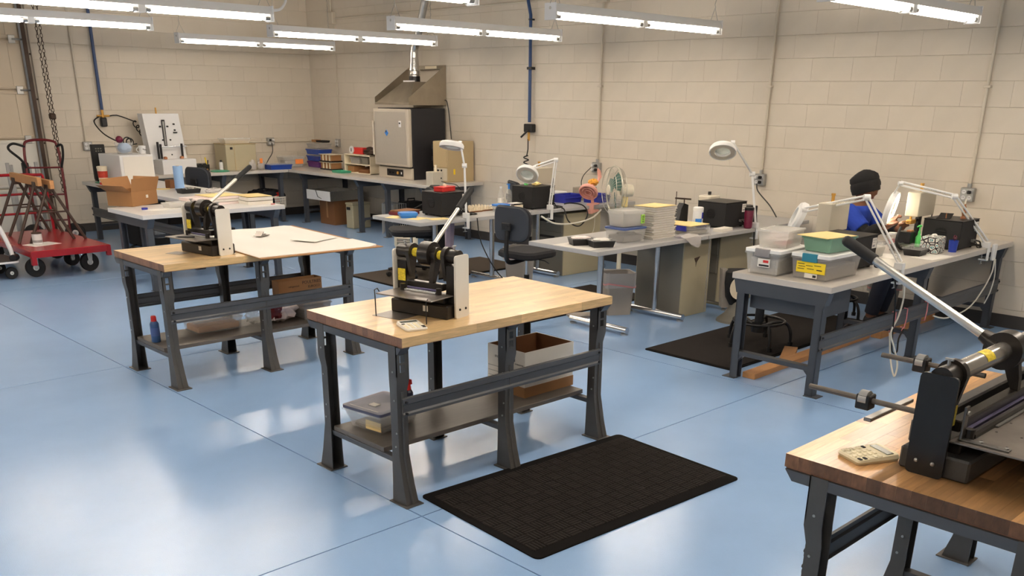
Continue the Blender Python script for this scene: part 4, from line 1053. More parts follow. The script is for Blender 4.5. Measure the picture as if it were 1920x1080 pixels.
single('folder', MB().box(-.14,.14,-.11,.11,0,.005), 'manila', 'manila folder on the compartment box with blue clips','folder',(6.82,4.89,Zt+.079),.02)
t = thing('sorting_tray','black tray with a yellow sheet behind the compartment box','tray',(7.02,5.20,Zt),.05)
part('tray', MB().tray(-.10,.10,-.08,.08,0,.05,.003,.01), 'black_plastic', t); part('yellow_sheet', MB().box(-.10,.10,-.085,.085,.05,.054), 'manila', t)
t = thing('wipes_canister','white and blue canister of wipes left of the black machine','canister',(7.16,5.05,Zt))
part('canister', MB().lathe([(.046,0),(.047,.005),(.047,.155),(.044,.16)],n=24), 'white_enamel', t); part('lid', MB().lathe([(.048,.158),(.048,.185),(.04,.19)],n=24), 'lid_white', t)
part('blue_label', MB().loft([[(.0475*math.cos(a),.0475*math.sin(a),z) for a in [PI*1.05+k*.12 for k in range(12)]] for z in (.05,.09)],False,False,False), 'blue_bright', t); part('blue_label', MB().loft([[(.0475*math.cos(a),.0475*math.sin(a),z) for a in [PI*1.45+k*.12 for k in range(6)]] for z in (.09,.145)],False,False,False), 'blue_royal', t)
t = thing('flat_box','low white carton with an open end in front of the black machine','box',(7.20,4.79,Zt),.08)
part('carton', MB().box(-.11,.09,-.045,.045,0,.028,.002), 'box_white', t); part('open_end', MB().box(.09,.092,-.04,.04,.003,.025), 'cardboard_dark', t)
t = thing('tumbler','maroon travel tumbler with a black lid at the table edge','tumbler',(7.525,4.745,Zt))
part('body', MB().lathe([(.030,0),(.037,.01),(.042,.16),(.040,.165)],n=20), 'maroon', t); part('lid', MB().lathe([(.043,.163),(.044,.185),(.036,.19)],n=20), 'black_plastic', t)
t = thing('terminal','dark desk phone terminal behind the maroon tumbler','phone',(7.86,4.98,Zt),-.5)
part('base', MB().prism([(-.08,0),(.08,0),(.06,.16),(.0,.16)],-.07,.07,'xz'), 'black_plastic', t); part('screen', MB().prism([(-.052,.09),(-.018,.145),(-.022,.148),(-.056,.093)],-.04,.04,'xz'), 'lcd', t); part('handset', MB().box(-.02,.06,-.09,-.072,.02,.17,.006), 'black_matte', t); part('top_bar', MB().box(-.06,.06,-.06,.06,.16,.166,.002), 'black_plastic', t)
t = thing('bottle_jug','square whitish jug with a black cap behind the black machine','jug',(7.62,5.26,Zt))
part('jug', MB().box(-.09,.09,-.07,.07,0,.255,.012), 'frost_plastic', t); part('liner', MB().box(-.086,.086,-.066,.066,.004,.25,.010), 'cream', t); part('cap', MB().cyl((0,0,.255),(0,0,.285),.016,n=12), 'black_plastic', t)
t = thing('arm_tool','small black pivot tool with a rod behind the wipes canister','tool',(7.30,5.36,Zt))
part('body', MB().prism([(-.05,0),(.09,0),(.09,.17),(.02,.19),(-.02,.14)],-.03,.03,'xz'), 'black_plastic', t); part('rod', MB().cyl((-.08,0,.24),(.16,0,.215),.008,n=8).cyl((-.07,0,.17),(-.07,0,.30),.004,n=6).cyl((.06,0,.18),(.06,0,.23),.006,n=6), 'rust_steel', t)

# ================================================================= table with the blue box and its neighbour
t = thing('red_tin','flat red tin on the lid of the first black machine','tin',(5.99,7.26,HT+.231),.2)
part('tin', MB().box(-.10,.10,-.06,.06,0,.035,.006), 'red_plastic', t); part('lid', MB().box(-.102,.102,-.062,.062,.035,.045,.004), 'red_plastic', t); part('jar', MB().lathe([(.018,.045),(.02,.06),(.012,.068)],n=12), 'cream', t)
t = tub('storage_box','bright blue lidded box on the corner of the table','storage box',(5.58,7.33,HT),math.radians(-25),(.16,.12,.035),'blue_bright','blue_bright',None,None,.008)
for k,(x,y,r) in enumerate(((5.60,7.2,.3),(5.74,7.06,-.2),(5.50,7.42,.5))):
    single('pattern_sheet', MB().box(-.10,.10,-.07,.07,0,.001), 'paper_yellow', ('yellow paper piece under the bright blue box','yellow paper piece in front of the first black machine','yellow paper piece at the far edge of the blue box table')[k],'paper',(x,y,HT+.0005*k),r,'yellow paper pieces')
t = thing('paper_tray','stack of red and brown folders behind the bright blue box','folders',(5.72,7.56,HT),.2)
part('folder_stack', MB().box(-.14,.12,-.09,.09,0,.03,.002), 'red_dark', t); part('brown_cover', MB().box(-.12,.14,-.085,.09,.03,.042,.002), 'cardboard_dark', t); part('pen', MB().cyl((.12,-.02,.045),(.22,-.06,.09),.006,n=6), 'black_plastic', t)
def egg_tray(label, loc, rz, nx, ny):
    t = thing('egg_tray', label, 'tray', loc, rz, 'moulded pulp trays')
    part('sheet', MB().box(-.045*nx/2,.045*nx/2,-.045*ny/2,.045*ny/2,.012,.018,.002), 'egg_carton', t)
    for i in range(nx):
        for j in range(ny):
            part('cone', MB().lathe([(.021,.016),(.009,.045),(.004,.048)],(-.045*nx/2+.0225+.045*i,-.045*ny/2+.0225+.045*j,0),8), 'egg_carton', t)
    part('rim', MB().tray(-.045*nx/2,.045*nx/2,-.045*ny/2,.045*ny/2,0,.014,.004), 'cardboard_dark', t)
egg_tray('moulded pulp tray beside the first black machine',(6.36,7.35,HT),.0,5,5)
egg_tray('moulded pulp tray nearer the blue-lidded tub',(6.56,7.37,HT),.05,4,5)
tub('storage_box','small clear tub with a light blue lid at the front of the table','storage box',(6.63,7.13,HT),-.1,(.14,.12,.06),'clear_plastic','blue_bright',('frost_plastic',.03),None,.006)
t = thing('organiser','open cardboard organiser with rolls between the blue-lidded tub and machine','organiser',(6.84,7.20,HT),0)
part('tray', MB().tray(-.10,.10,-.08,.08,0,.05,.004), 'cream', t); part('roll', MB().cyl((-.06,-.085,.035),(-.06,-.03,.035),.03,n=14), 'steel', t); part('black_case', MB().box(.0,.08,-.07,.05,.01,.06,.004), 'black_plastic', t); part('purple_pad', MB().box(-.09,.02,-.05,.07,.052,.062,.002), 'purple_tub', t); part('lid_paper', MB().box(-.03,.10,-.07,.02,.064,.068), 'paper', t)
t = thing('water_bottle','clear water bottle standing behind the organiser','bottle',(6.90,7.42,HT))
part('bottle', MB().lathe([(.03,0),(.032,.02),(.032,.12),(.027,.15),(.013,.185),(.013,.2)],n=16), 'clear_plastic', t); part('label', MB().lathe([(.0325,.05),(.0325,.10)],n=16,cap0=False,cap1=False), 'paper', t); part('cap', MB().lathe([(.014,.198),(.014,.215)],n=12), 'white_enamel', t)
t = thing('pump_bottle','clear hand-gel bottle with a blue pump beside the black machine','bottle',(6.96,7.36,HT))
part('bottle', MB().lathe([(.035,0),(.037,.02),(.037,.15),(.014,.19)],n=16), 'clear_plastic', t); part('pump', MB().cyl((0,0,.19),(0,0,.235),.011,n=10).box(-.03,.012,-.008,.008,.235,.245,.002), 'blue_bright', t)
t = thing('small_jar','small jar with a green label on the machine under the low lamp','jar',(7.06,7.20,HT+.231)); part('jar', MB().lathe([(.02,0),(.022,.03),(.02,.045)],n=12), 'clear_plastic', t); part('label', MB().lathe([(.0225,.008),(.0225,.03)],n=12,cap0=False,cap1=False), 'green_bright', t); part('cap', MB().lathe([(.02,.045),(.02,.055)],n=12), 'white_enamel', t)
t = single('parts_heap', crumple(MB(),(0,0,.018),(.05,.04,.018),71,.3), 'paper_yellow','pale yellow clay bits on the machine under the low lamp','clay',(7.15,7.14,HT+.231))
for k,(x,y,l) in enumerate(((7.86,7.34,'royal blue parts bin left of the pink clip fan'),(8.13,7.14,'royal blue parts bin right of the pink clip fan'))):
    t = thing('parts_bin', l, 'bin', (x,y,HT), .1*k, 'royal blue parts bins'); part('bin', MB().tray(-.14,.14,-.09,.09,0,.09,.004,.008), 'blue_royal', t); part('lip', MB().box(-.14,.14,-.1,-.088,.05,.06,.002), 'blue_royal', t)
t = thing('white_case','long flat white case behind the blue bins','case',(7.75,7.52,HT),.02); part('case', MB().box(-.2,.2,-.08,.08,0,.085,.008), 'white_enamel', t); part('lid', MB().box(-.205,.205,-.085,.085,.085,.105,.006), 'lid_white', t)
t = thing('grey_box','grey carton behind the right blue bin','box',(8.23,7.42,HT),0); part('carton', MB().box(-.12,.12,-.08,.08,0,.14,.003), 'grey_tub', t); part('tissue', crumple(MB(),(.05,-.02,.15),(.05,.03,.03),81), 'paper', t)
# pink clip fan
t = thing('clip_fan','pink clip fan tilted down on the table edge near the blue bins','fan',(7.82,6.915,HT)); t.scale = (1.2,1.2,1.2)
part('clip', MB().prism([(-.05,-.07),(.06,-.05),(.05,-.035),(-.02,-.035),(-.02,.006),(.06,.012),(.06,.022),(-.05,.02)],-.025,.035,'xz'), 'pink', t)
part('stem', MB().tube([(-.01,0,.02),(-.02,.0,.08),(-.04,0,.10)],.014,8), 'pink', t)
n = Vector((-.70,-.30,-.62)).normalized(); M = Matrix.Translation((-.07,0,.13)) @ n.to_track_quat('Z','Y').to_matrix().to_4x4()
f = part('grille', MB().lathe([(.03,-.06),(.05,-.05),(.05,-.015),(.085,-.01),(.09,.01),(.085,.02)],n=24,cap1=False).xf(M), 'pink', t)
for k in range(3):
    part('grille_ring', MB().torus((0,0,.02),.03+.025*k,.003,'z',24,5).xf(M), 'pink', f)
for k in range(5): part('blade', MB().prism([(.008,-.006),(.07,-.02),(.072,.014)],-.002,.0,'xy').xf(M @ Matrix.Rotation(k*2*PI/5,4,'Z')), 'pink', f)
part('bandana', crumple(MB(),(-.01,.0,.205),(.05,.04,.03),91,.25), 'flame_cloth', t); part('tassel', MB().tube([(.05,0,.20),(.075,.0,.25),(.06,0,.30),(.04,0,.33)],[.006,.02,.018,.003],6), 'pink', t)
part('cord', MB().tube([(.03,0,-.05),(.0,-.02,-.2),(-.05,-.02,-.3),(.0,.0,-.4)],.003,5,smooth=5), 'cord_white', t)
# pedestal fan
t = thing('pedestal_fan','white pedestal fan with green blades behind the tray-stack table','fan',(7.76,6.46,0),math.radians(151))
part('base', MB().lathe([(.19,0),(.19,.02),(.06,.05),(.03,.08)],n=28), 'fan_white', t); part('pole', MB().cyl((0,0,.05),(0,0,.78),.026,.016,n=14), 'fan_white', t)
part('motor', MB().lathe([(.03,-.14),(.06,-.13),(.07,-.05),(.06,-.01)],n=20).xf(Matrix.Translation((0.02,0,.94)) @ Matrix.Rotation(PI/2,4,'Y')), 'fan_white', t); part('neck', MB().box(-.06,.0,-.03,.03,.77,.90,.01), 'paper_yellow', t)
M = Matrix.Translation((.09,0,.95)) @ Matrix.Rotation(PI/2,4,'Y') @ Matrix.Scale(1.18,4)
cg = part('cage_rim', MB().torus((0,0,0),.205,.007,'z',40,6).torus((0,0,.05),.19,.003,'z',40,5).torus((0,0,-.05),.18,.003,'z',40,5).xf(M), 'fan_wire', t)
mb = MB()
for k in range(44):
    a = 2*PI*k/44; c,s = math.cos(a),math.sin(a)
    mb.tube([(.045*c,.045*s,.055),(.15*c,.15*s,.052),(.195*c,.195*s,.03),(.205*c,.205*s,0),(.19*c,.19*s,-.035),(.10*c,.10*s,-.06)],.0012,3,caps=False)
part('cage_wires', mb.xf(M), 'fan_wire', cg, kind='stuff')
part('hub_cap', MB().lathe([(.045,.054),(.04,.062),(.01,.064)],n=20).xf(M), 'fan_white', cg)
for k in range(3): part('blade', MB().prism([(.02,-.03),(.06,-.08),(.17,-.07),(.185,.02),(.10,.05),(.03,.03)],.0,.004,'xy').xf(M @ Matrix.Rotation(k*2*PI/3+.4,4,'Z') @ Matrix.Rotation(.3,4,'X')), 'fan_green', t)
# swivel chairs
def swivel_chair(label, loc, rz, coat=False):
    t = thing('swivel_chair', label, 'chair', loc, rz, 'black swivel chairs')
    for k in range(5):
        a = 2*PI*k/5+.3; c,s = math.cos(a),math.sin(a)
        l = part('base_leg', MB().tube([(.03*c,.03*s,.10),(.28*c,.28*s,.075)],[.026,.016],8), 'black_plastic', t)
        part('caster', MB().cyl((.28*c-.02*s,.28*s+.02*c,.025),(.28*c+.02*s,.28*s-.02*c,.025),.025,n=12), 'black_rubber', l)
    part('column', MB().cyl((0,0,.08),(0,0,.26),.026,n=14), 'black_plastic', t); part('piston', MB().cyl((0,0,.26),(0,0,.42),.015,n=12), 'chrome', t)
    part('mechanism', MB().box(-.08,.10,-.06,.06,.405,.43,.006), 'black_plastic', t)
    sm = MB(); rr = rrect(-.22,.23,-.22,.22,.09,5)
    sm.loft([[(u*.9,v*.9,.43) for u,v in rr],[(u,v,.445) for u,v in rr],[(u,v,.48) for u,v in rr],[(u*.92,v*.92,.50) for u,v in rr],[(u*.5,v*.5,.495) for u,v in rr]])
    part('seat', sm, 'upholstery', t)
    part('back_stem', MB().tube([(-.05,0,.41),(-.22,0,.40),(-.285,0,.44),(-.29,0,.56),(-.275,0,.72)],.022,8,smooth=4), 'black_plastic', t)
    br = rrect(-.22,.22,-.16,.16,.10,6)
    bk = MB(); bk.loft([[(-.275-.0+.10*(u/.22)**2*.5, u*.96, .76+v*.96) for u,v in br],[(-.262+.10*(u/.22)**2*.5, u, .76+v) for u,v in br],[(-.225+.10*(u/.22)**2*.5, u*.95, .76+v*.95) for u,v in br],[(-.215+.02, u*.4,.76+v*.4) for u,v in br]])
    b = part('backrest', bk, 'upholstery', t)
    sl = MB(); sl.loft([[(-.284+.10*(u/.22)**2*.5, u*.9, .76+v*.9) for u,v in br],[(-.274+.10*(u/.22)**2*.5, u*.97, .76+v*.97) for u,v in br]])
    part('back_shell', sl, 'chair_shell', b); part('bracket', MB().box(-.305,-.282,-.055,.055,.70,.77,.006), 'black_plastic', t)
    for y in (-.03,.03): part('bolt', MB().cyl((-.31,y,.745),(-.303,y,.745),.009,n=8), 'ink', t)
    part('lever', MB().tube([(.02,-.06,.42),(.03,-.2,.41),(.035,-.25,.39)],.006,6), 'black_plastic', t)
    return t
swivel_chair('black swivel chair with its back to the middle workbench',(6.20,6.30,0),math.radians(4))
swivel_chair('black swivel chair behind the table with bottles, near the long wall',(8.05,8.12,0),math.radians(-28))
c3 = swivel_chair('black swivel chair behind the blue box table with a coat over its back',(6.22,8.12,.013),math.radians(150))
t = thing('coat','black coat hanging over the chair back behind the blue box table','coat',(6.475,7.975,.0),math.radians(150))
part('coat_body', MB().loft([[(u*1.25-.0,v*1.1,z) for u,v in rrect(-.07,.06,-.20,.20,.04,3)] for z in (.20,.45,.7)]+[[(u*1.1,v*1.0,.92) for u,v in rrect(-.06,.06,-.2,.2,.04,3)],[(u*.8,v*.9,.945) for u,v in rrect(-.06,.06,-.2,.2,.04,3)]]), 'cloth_black', t)
part('sleeve', MB().tube([(-.06,.21,.80),(-.09,.24,.55),(-.08,.25,.30)],[.05,.055,.045],8), 'cloth_lilac', t, 'lilac sleeve')
swivel_chair('black swivel chair at the back wall bench near the beige oven',(6.05,12.40,0),math.radians(20))
# heater and odd floor things
t = thing('fan_heater','rounded beige floor heater with a dark grille under the long bench','heater',(7.36,9.72,0),math.radians(-50))
part('body', MB().loft([[(u*s,v*s,z) for u,v in rrect(-.15,.15,-.10,.10,.08,5)] for z,s in ((0,.9),(.04,1),(.2,1),(.26,.85),(.28,.5))]), 'cream', t)
for k in range(4): part('grille_bar', MB().box(-.10,.10,-.103,-.097,.06+.02*k,.07+.02*k,.001), 'ink', t)
t = thing('heater_stand','grey tower heater with a black rim and beige oval face beside the worker bench','heater',(7.02,4.48,0),math.radians(-40))
part('foot', MB().lathe([(.155,0),(.15,.02),(.09,.07),(.055,.13),(.05,.2)],n=24), 'cabinet_dark', t)
part('tower', MB().loft([[(u*s+dx,v*s,z) for u,v in rrect(-.10,.10,-.07,.07,.05,5)] for z,s,dx in ((.15,.55,0),(.22,.95,0),(.34,1.12,0),(.44,1.1,0),(.46,.9,0))]), 'black_rubber', t)
part('face', MB().loft([[(u*s,-.07*w-.012,z) for u,z in [(.085*math.cos(a),.31+.10*math.sin(a)) for a in [2*PI*k/20 for k in range(20)]] for s in (1,)] for w in (1.0,1.12)]), 'cream', t)
part('back_cape', MB().prism([(-.12,.12),(-.05,.12),(-.07,.30),(-.09,.46),(-.14,.46),(-.13,.3)],.0,.09,'xz'), 'bin_grey', t)
t = thing('bin_lid','flat grey bin lid lying on the floor by the liner bin','lid',(6.15,5.50,0),-.5); part('lid', MB().prism(rrect(-.15,.15,-.08,.08,.03,3),0,.018,'xy'), 'bin_grey', t); part('handle', MB().box(.10,.16,-.03,.03,.016,.03,.005), 'bin_grey', t)
single('extension_cord', MB().tube([(6.1,6.9,HT-.005),(6.12,6.86,.5),(6.25,6.75,.2),(6.5,6.7,.02),(6.75,6.6,.02),(6.95,6.4,.02)],.006,6,smooth=6), 'cord_black','black cord hanging from the blue box table down behind the swivel chair','cord')
single('extension_cord', MB().tube([(6.95,6.86,.70),(7.1,6.80,.62),(7.4,6.80,.60),(7.7,6.82,.63),(7.9,6.87,.70)],.009,6,smooth=6), 'cord_white','white cord slung along the table edge below the pink clip fan','cord')
single('extension_cord', MB().tube([(7.30,6.90,HT+.008),(7.31,6.87,.74),(7.34,6.83,.62),(7.5,6.82,.56),(7.66,6.85,.66),(7.62,6.88,.76),(7.5,6.95,.79),(7.44,7.0,.78)],.007,6,smooth=6), 'cord_black','black cable loop under the low magnifier lamp clamp','cord')
single('extension_cord', MB().tube([(7.52,4.67,.72),(7.5,4.64,.5),(7.55,4.66,.3),(7.48,4.66,.2)],.007,6,smooth=6), 'cord_black','black cable hanging below the maroon tumbler','cord')
single('power_cord', MB().tube([(8.54,5.33,1.05),(8.5,5.28,.98),(8.45,5.1,.86),(8.4,4.98,.76)],.006,6,smooth=6), 'cord_black','black cord running down from the outlet behind the tall lamp','cord')
single('power_cord', MB().tube([(8.53,3.22,1.07),(8.5,3.2,1.0),(8.42,3.05,.86),(8.3,2.95,.755)],.007,6,smooth=6), 'cord_white','white cord running down from the outlet right of the worker','cord')
single('power_cord', MB().tube([(8.53,7.6,1.08),(8.48,7.66,1.0),(8.5,7.72,.92),(8.44,7.66,.86)],.005,6,smooth=6), 'cord_black','black cord dropping from the crowded outlet above the pink fan','cord')
single('power_cord', MB().tube([(7.79,BY-.09,1.13),(7.76,BY-.14,1.0),(7.66,BY-.16,.88),(7.6,BY-.15,.78)],.006,6,smooth=6), 'cord_black','black cord dropping from the back wall outlet to the bench','cord')
# ================================================================= oven, hood and the long wall bench
H9 = .775
t = thing('lab_oven','tall beige and black laboratory oven on the long wall bench','oven',(7.98,10.36,H9))
OW,OD,OH = .60,.76,.92
part('base', MB().box(0,OW,0,OD,0,.15,.008), 'oven_beige', t); part('case', MB().box(.02,OW,.0,OD,.15,OH,.006), 'oven_black', t)
part('side_panel', MB().box(.03,OW-.01,-.004,0,.0,OH-.01,.002), 'oven_black', t)
d = part('door', MB().box(-.055,.015,-.012,OD+.012,.168,OH-.01,.012), 'oven_beige', t)
part('door_panel', MB().box(-.059,-.054,.03,OD-.03,.20,OH-.045,.003), 'oven_door', d)
part('thermometer', MB().box(-.066,-.058,.13,.18,.68,.76,.003), 'white_enamel', d); part('thermometer_screen', MB().box(-.0675,-.0655,.14,.17,.72,.74), 'ink', d)
part('blue_tag', MB().box(-.066,-.059,-.03,.03,-.03,.03,.002).xf(Matrix.Translation((0,.46,.60)) @ Matrix.Rotation(PI/4,4,'X')), 'blue_bright', d, 'blue diamond-shaped tag'); part('tag_mark', MB().box(-.068,-.0655,.455,.475,.605,.63), 'ink', d)
part('handle', MB().box(-.085,-.06,OD-.02,OD+.005,.3,.75,.006), 'oven_beige', d)
cp_ = part('control_panel', MB().box(-.006,.001,.19,.56,.035,.125,.003), 'black_plastic', t)
for k,(y,r) in enumerate(((.50,.017),(.42,.012),(.30,.02))): part('knob', MB().cyl((-.02,y,.08),(-.006,y,.08),r,n=14), 'black_plastic' if k < 2 else 'gold', cp_)
part('switch', MB().box(-.012,-.005,.215,.235,.065,.095,.002), 'white_enamel', cp_)
# exhaust hood on the wall
t = thing('exhaust_hood','stainless exhaust hood with sloping sides above the oven','hood',(0,0,0))
HY0,HY1 = 10.37,11.13; HX = 7.97; z0,z1 = 1.735,2.245
for y,l in ((HY0,'near'),(HY1,'far')):
    part('side_panel', MB().prism([(HX,z0),(WX-.012,z0),(WX-.012,z1),(HX,z0+.095)], y-.003, y+.003, 'xz'), 'stainless', t)
part('front_lip', MB().box(HX-.004,HX+.002,HY0,HY1,z0,z0+.03,.001), 'stainless', t)
part('back_flange', MB().box(WX-.02,WX-.012,HY0,HY1,z1-.05,z1,.001), 'stainless', t); part('shelf_rail', MB().box(WX-.10,WX-.012,HY0,HY1,z1-.055,z1-.05,.001), 'stainless', t)
part('canopy', MB().loft([[(HX+.005,HY0+.006,z0+.02),(WX-.02,HY0+.006,z0+.02),(WX-.02,HY1-.006,z0+.02),(HX+.005,HY1-.006,z0+.02)],[(8.22,10.56,2.03),(8.42,10.56,2.03),(8.42,10.80,2.03),(8.22,10.80,2.03)]]), 'stainless', t)
part('top_trim', MB().box(8.215,8.23,10.56,10.80,2.028,2.045,.001), 'white_enamel', t); part('data_plate', MB().box(WX-.026,WX-.02,10.55,10.80,z1-.045,z1-.01,.001), 'cream', t)
part('cord', MB().tube([(WX-.04,HY0-.006,1.80),(WX-.04,HY0-.05,1.78),(WX-.04,HY0-.09,1.62),(WX-.03,HY0-.10,1.45),(WX-.03,HY0-.12,1.3)],.006,6,smooth=5), 'cord_black', t)
t = thing('exhaust_duct','silver exhaust duct rising from the hood and slanting to the ceiling','duct',(0,0,0))
part('collar', MB().cyl((8.32,10.68,2.03),(8.32,10.68,2.10),.075,n=20), 'black_plastic', t)
part('lower_pipe', MB().cyl((8.32,10.68,2.10),(8.32,10.68,2.17),.075,n=20).cyl((8.32,10.68,2.17),(8.32,10.68,2.33),.073,.056,n=20).cyl((8.32,10.68,2.33),(8.32,10.68,2.40),.056,n=20), 'foil', t)
part('elbow', MB().tube([(8.32,10.68,2.38),(8.32,10.67,2.44),(8.32,10.64,2.49),(8.31,10.60,2.53)],.053,14,smooth=3), 'foil', t); part('slant_pipe', MB().cyl((8.31,10.60,2.52),(8.25,10.1,3.6),.048,n=18), 'galv', t); part('top_pipe', MB().cyl((8.25,10.1,3.58),(8.25,10.1,CZ),.05,n=16), 'galv', t)
part('seam', MB().torus((8.32,10.68,2.17),.076,.005,'z',20,5), 'foil', t); part('seam', MB().torus((8.32,10.68,2.12),.076,.005,'z',20,5), 'foil', t)
t = thing('furnace','tan bench furnace right of the tall oven','furnace',(8.13,9.78,H9)); 
part('case', MB().box(.0,.46,0,.30,.0,.52,.006), 'box_beige', t); part('door', MB().box(-.012,.0,.01,.29,.19,.515,.004), 'box_beige', t); part('panel', MB().box(-.008,.0,.01,.29,.02,.18,.003), 'device_beige', t)
part('display', MB().box(-.012,-.007,.17,.25,.10,.16,.001), 'ink', t); part('switch', MB().box(-.012,-.007,.09,.11,.03,.06,.001), 'ink', t); part('switch', MB().box(-.012,-.007,.15,.165,.04,.055,.001), 'ink', t); part('badge', MB().cyl((-.013,.12,.15),(-.007,.12,.15),.015,n=12), 'ink', t)
for z in (.27,.42): part('hinge', MB().cyl((-.016,.295,z),(-.016,.295,z+.05),.01,n=8), 'black_plastic', t)
part('caution_tag', MB().box(.1,.13,-.0015,.0,.10,.17), 'label_yellow', t)
t = thing('post_device','small beige upright device with a peg in front of the furnace','device',(7.76,9.60,H9)); part('case', MB().box(-.09,.09,-.07,.07,0,.17,.006), 'device_beige', t); part('peg', MB().cyl((.02,0,.17),(.02,0,.235),.016,n=12).cyl((.02,0,.235),(.02,0,.25),.02,n=12), 'cream', t); part('socket', MB().cyl((.05,-.075,.09),(.05,-.068,.09),.01,n=8), 'ink', t); part('cord', MB().tube([(.05,-.075,.05),(.09,-.14,.03),(.16,-.25,.01),(.24,-.3,-.12)],.005,6,smooth=5), 'cord_black', t)
# file rack, tubs and odds on the bench
t = thing('shelf_rack','white two-tier shelf rack beside the oven','rack',(8.06,11.44,H9))
for z in (.0,.12,.25): part('shelf', MB().box(0,.30,0,.66,z,z+.012,.002), 'cream', t)
for y in (0,.648): part('side', MB().box(0,.30,y,y+.012,.0,.262,.002), 'cream', t)
tub('storage_box','clear box on the middle tier of the white rack','storage box',(8.18,11.86,H9+.132),0,(.2,.24,.09),'grey_plastic_clear',None,('grey_tub',.06))
tub('storage_box','small grey box with white labels on the middle tier of the rack','storage box',(8.18,11.62,H9+.132),0,(.18,.16,.095),'cabinet_dark',None,('paper',.07))
single('wood_bundle', MB().box(-.10,.10,-.08,.08,0,.08,.003), 'cardboard', 'brown wooden block on the bottom tier of the rack','block',(8.18,11.96,H9+.0125),0)
single('wood_bundle', MB().prism([(-.1,0),(.1,0),(.1,.085),(.02,.07),(-.1,.04)],-.11,.11,'xz'), 'cardboard_dark', 'tilted stack of brown sheets on the bottom tier of the rack','sheets',(8.17,11.64,H9+.0125),.1)
single('green_tray', MB().tray(-.09,.09,-.13,.13,0,.03,.004,.01), 'green_lid', 'flat green tray in front of the white rack','tray',(7.95,12.02,H9),.0)
t = thing('red_case','red case standing on top of the white rack','case',(8.23,11.98,H9+.262),0); part('case', MB().box(-.06,.06,-.20,.10,0,.09,.006), 'red_plastic', t); part('white_ring', MB().cyl((-.075,.06,.055),(-.061,.06,.055),.055,n=20), 'white_enamel', t); part('ring_mark', MB().box(-.078,-.0745,.052,.068,.03,.08), 'ink', t)
single('wire_heap', crumple(MB(),(0,0,.05),(.09,.16,.05),101,.35), 'rust_steel', 'heap of brown wire odds on the rack top beside the oven','odds',(8.2,11.58,H9+.262))
for k in range(2):
    z = H9+.0+k*.115
    t = thing('file_sorter', ('lower wire file sorter with upright cards beside the blue tubs','upper wire file sorter with upright cards beside the blue tubs')[k],'file sorter',(8.17,12.62,z),0,'file sorters')
    part('frame', MB().tray(-.10,.10,-.16,.16,0,.02,.006), 'black_plastic', t)
    for q in range(7): part('card', MB().box(-.09,.09,-.145+.045*q,-.12+.045*q,.006,.105,.002), 'cream' if q%2 else 'cardboard', t)
    part('top_board', MB().box(-.11,.11,-.17,.17,.106,.112,.001), 'cream', t)
for k,(mt,lab) in enumerate((('purple_tub','purple tub at the bottom of the tub stack in the corner'),('blue_tub','lower blue tub of the stack in the corner'),('blue_tub','upper blue tub of the stack in the corner'))):
    z = H9+k*.098
    tub('storage_box',lab,'storage box',(8.33,13.20,z),.06*(k-1),(.24,.36,.075),mt,'clear_plastic' if k else mt,None,None,.012,'tubs in the corner')
tub('storage_box','clear tub on top of the blue tubs in the corner','storage box',(8.33,13.18,H9+3*.098),.05,(.24,.34,.06),'grey_plastic_clear','clear_plastic',None,None,.01,'tubs in the corner')
single('black_tray', MB().tray(-.07,.07,-.10,.10,0,.03,.004,.01), 'black_plastic','small black tray on top of the corner tubs','tray',(8.35,13.10,H9+.375),0)
single('small_carton', MB().box(-.05,.05,-.06,.06,0,.035,.002), 'cardboard','small brown carton on top of the corner tubs','box',(8.35,13.29,H9+.375),0)
# under the long bench
t = thing('carton','brown closed carton on the floor under the long wall bench','carton',(8.10,12.36,0),0); part('carton', MB().box(-.22,.22,-.20,.20,0,.36,.003), 'cardboard_dark', t); part('tape', MB().box(-.2215,-.2195,-.02,.02,.1,.36), 'cardboard', t)
t = thing('silver_box','shallow silver sheet-metal tray lying on the carton','tray',(8.05,12.42,.362),.05); part('tray', MB().tray(-.28,.28,-.30,.30,0,.14,.003), 'foil', t); part('end_plate', MB().box(-.285,-.28,-.30,.30,0,.14,.001), 'white_enamel', t); part('wire', MB().tube([(-.29,.05,.14),(-.295,.0,.05),(-.28,-.1,.02)],.004,5), 'cord_black', t)
t = thing('grey_case','upright olive plastic case on the floor beside the carton','case',(8.02,11.74,0),0); part('body', MB().box(-.16,.16,-.09,.09,0,.34,.012), 'cabinet_olive', t); part('lid', MB().box(-.165,.165,-.095,.095,.34,.37,.008), 'cabinet_olive', t); part('handle', MB().box(-.18,-.165,-.04,.04,.27,.31,.004), 'black_plastic', t)
t = thing('wire_rack','bundle of upright wire racks under the long bench','rack',(8.08,10.98,0),0)
for k in range(8): part('wire', MB().tube([(-.18+.05*(k%4),-.20+.05*k,0),(-.17+.05*(k%4),-.20+.05*k,.42),(.1,-.20+.05*k,.42),(.1,-.20+.05*k,0)],.006,5), 'galv', t)
t = thing('black_case','black case on the floor behind the upright wires','case',(8.42,10.97,0)); part('body', MB().box(-.15,.15,-.14,.12,0,.42,.01), 'black_matte', t); part('handle', MB().tube([(-.06,0,.42),(-.06,0,.46),(.06,0,.46),(.06,0,.42)],.01,6), 'black_plastic', t)
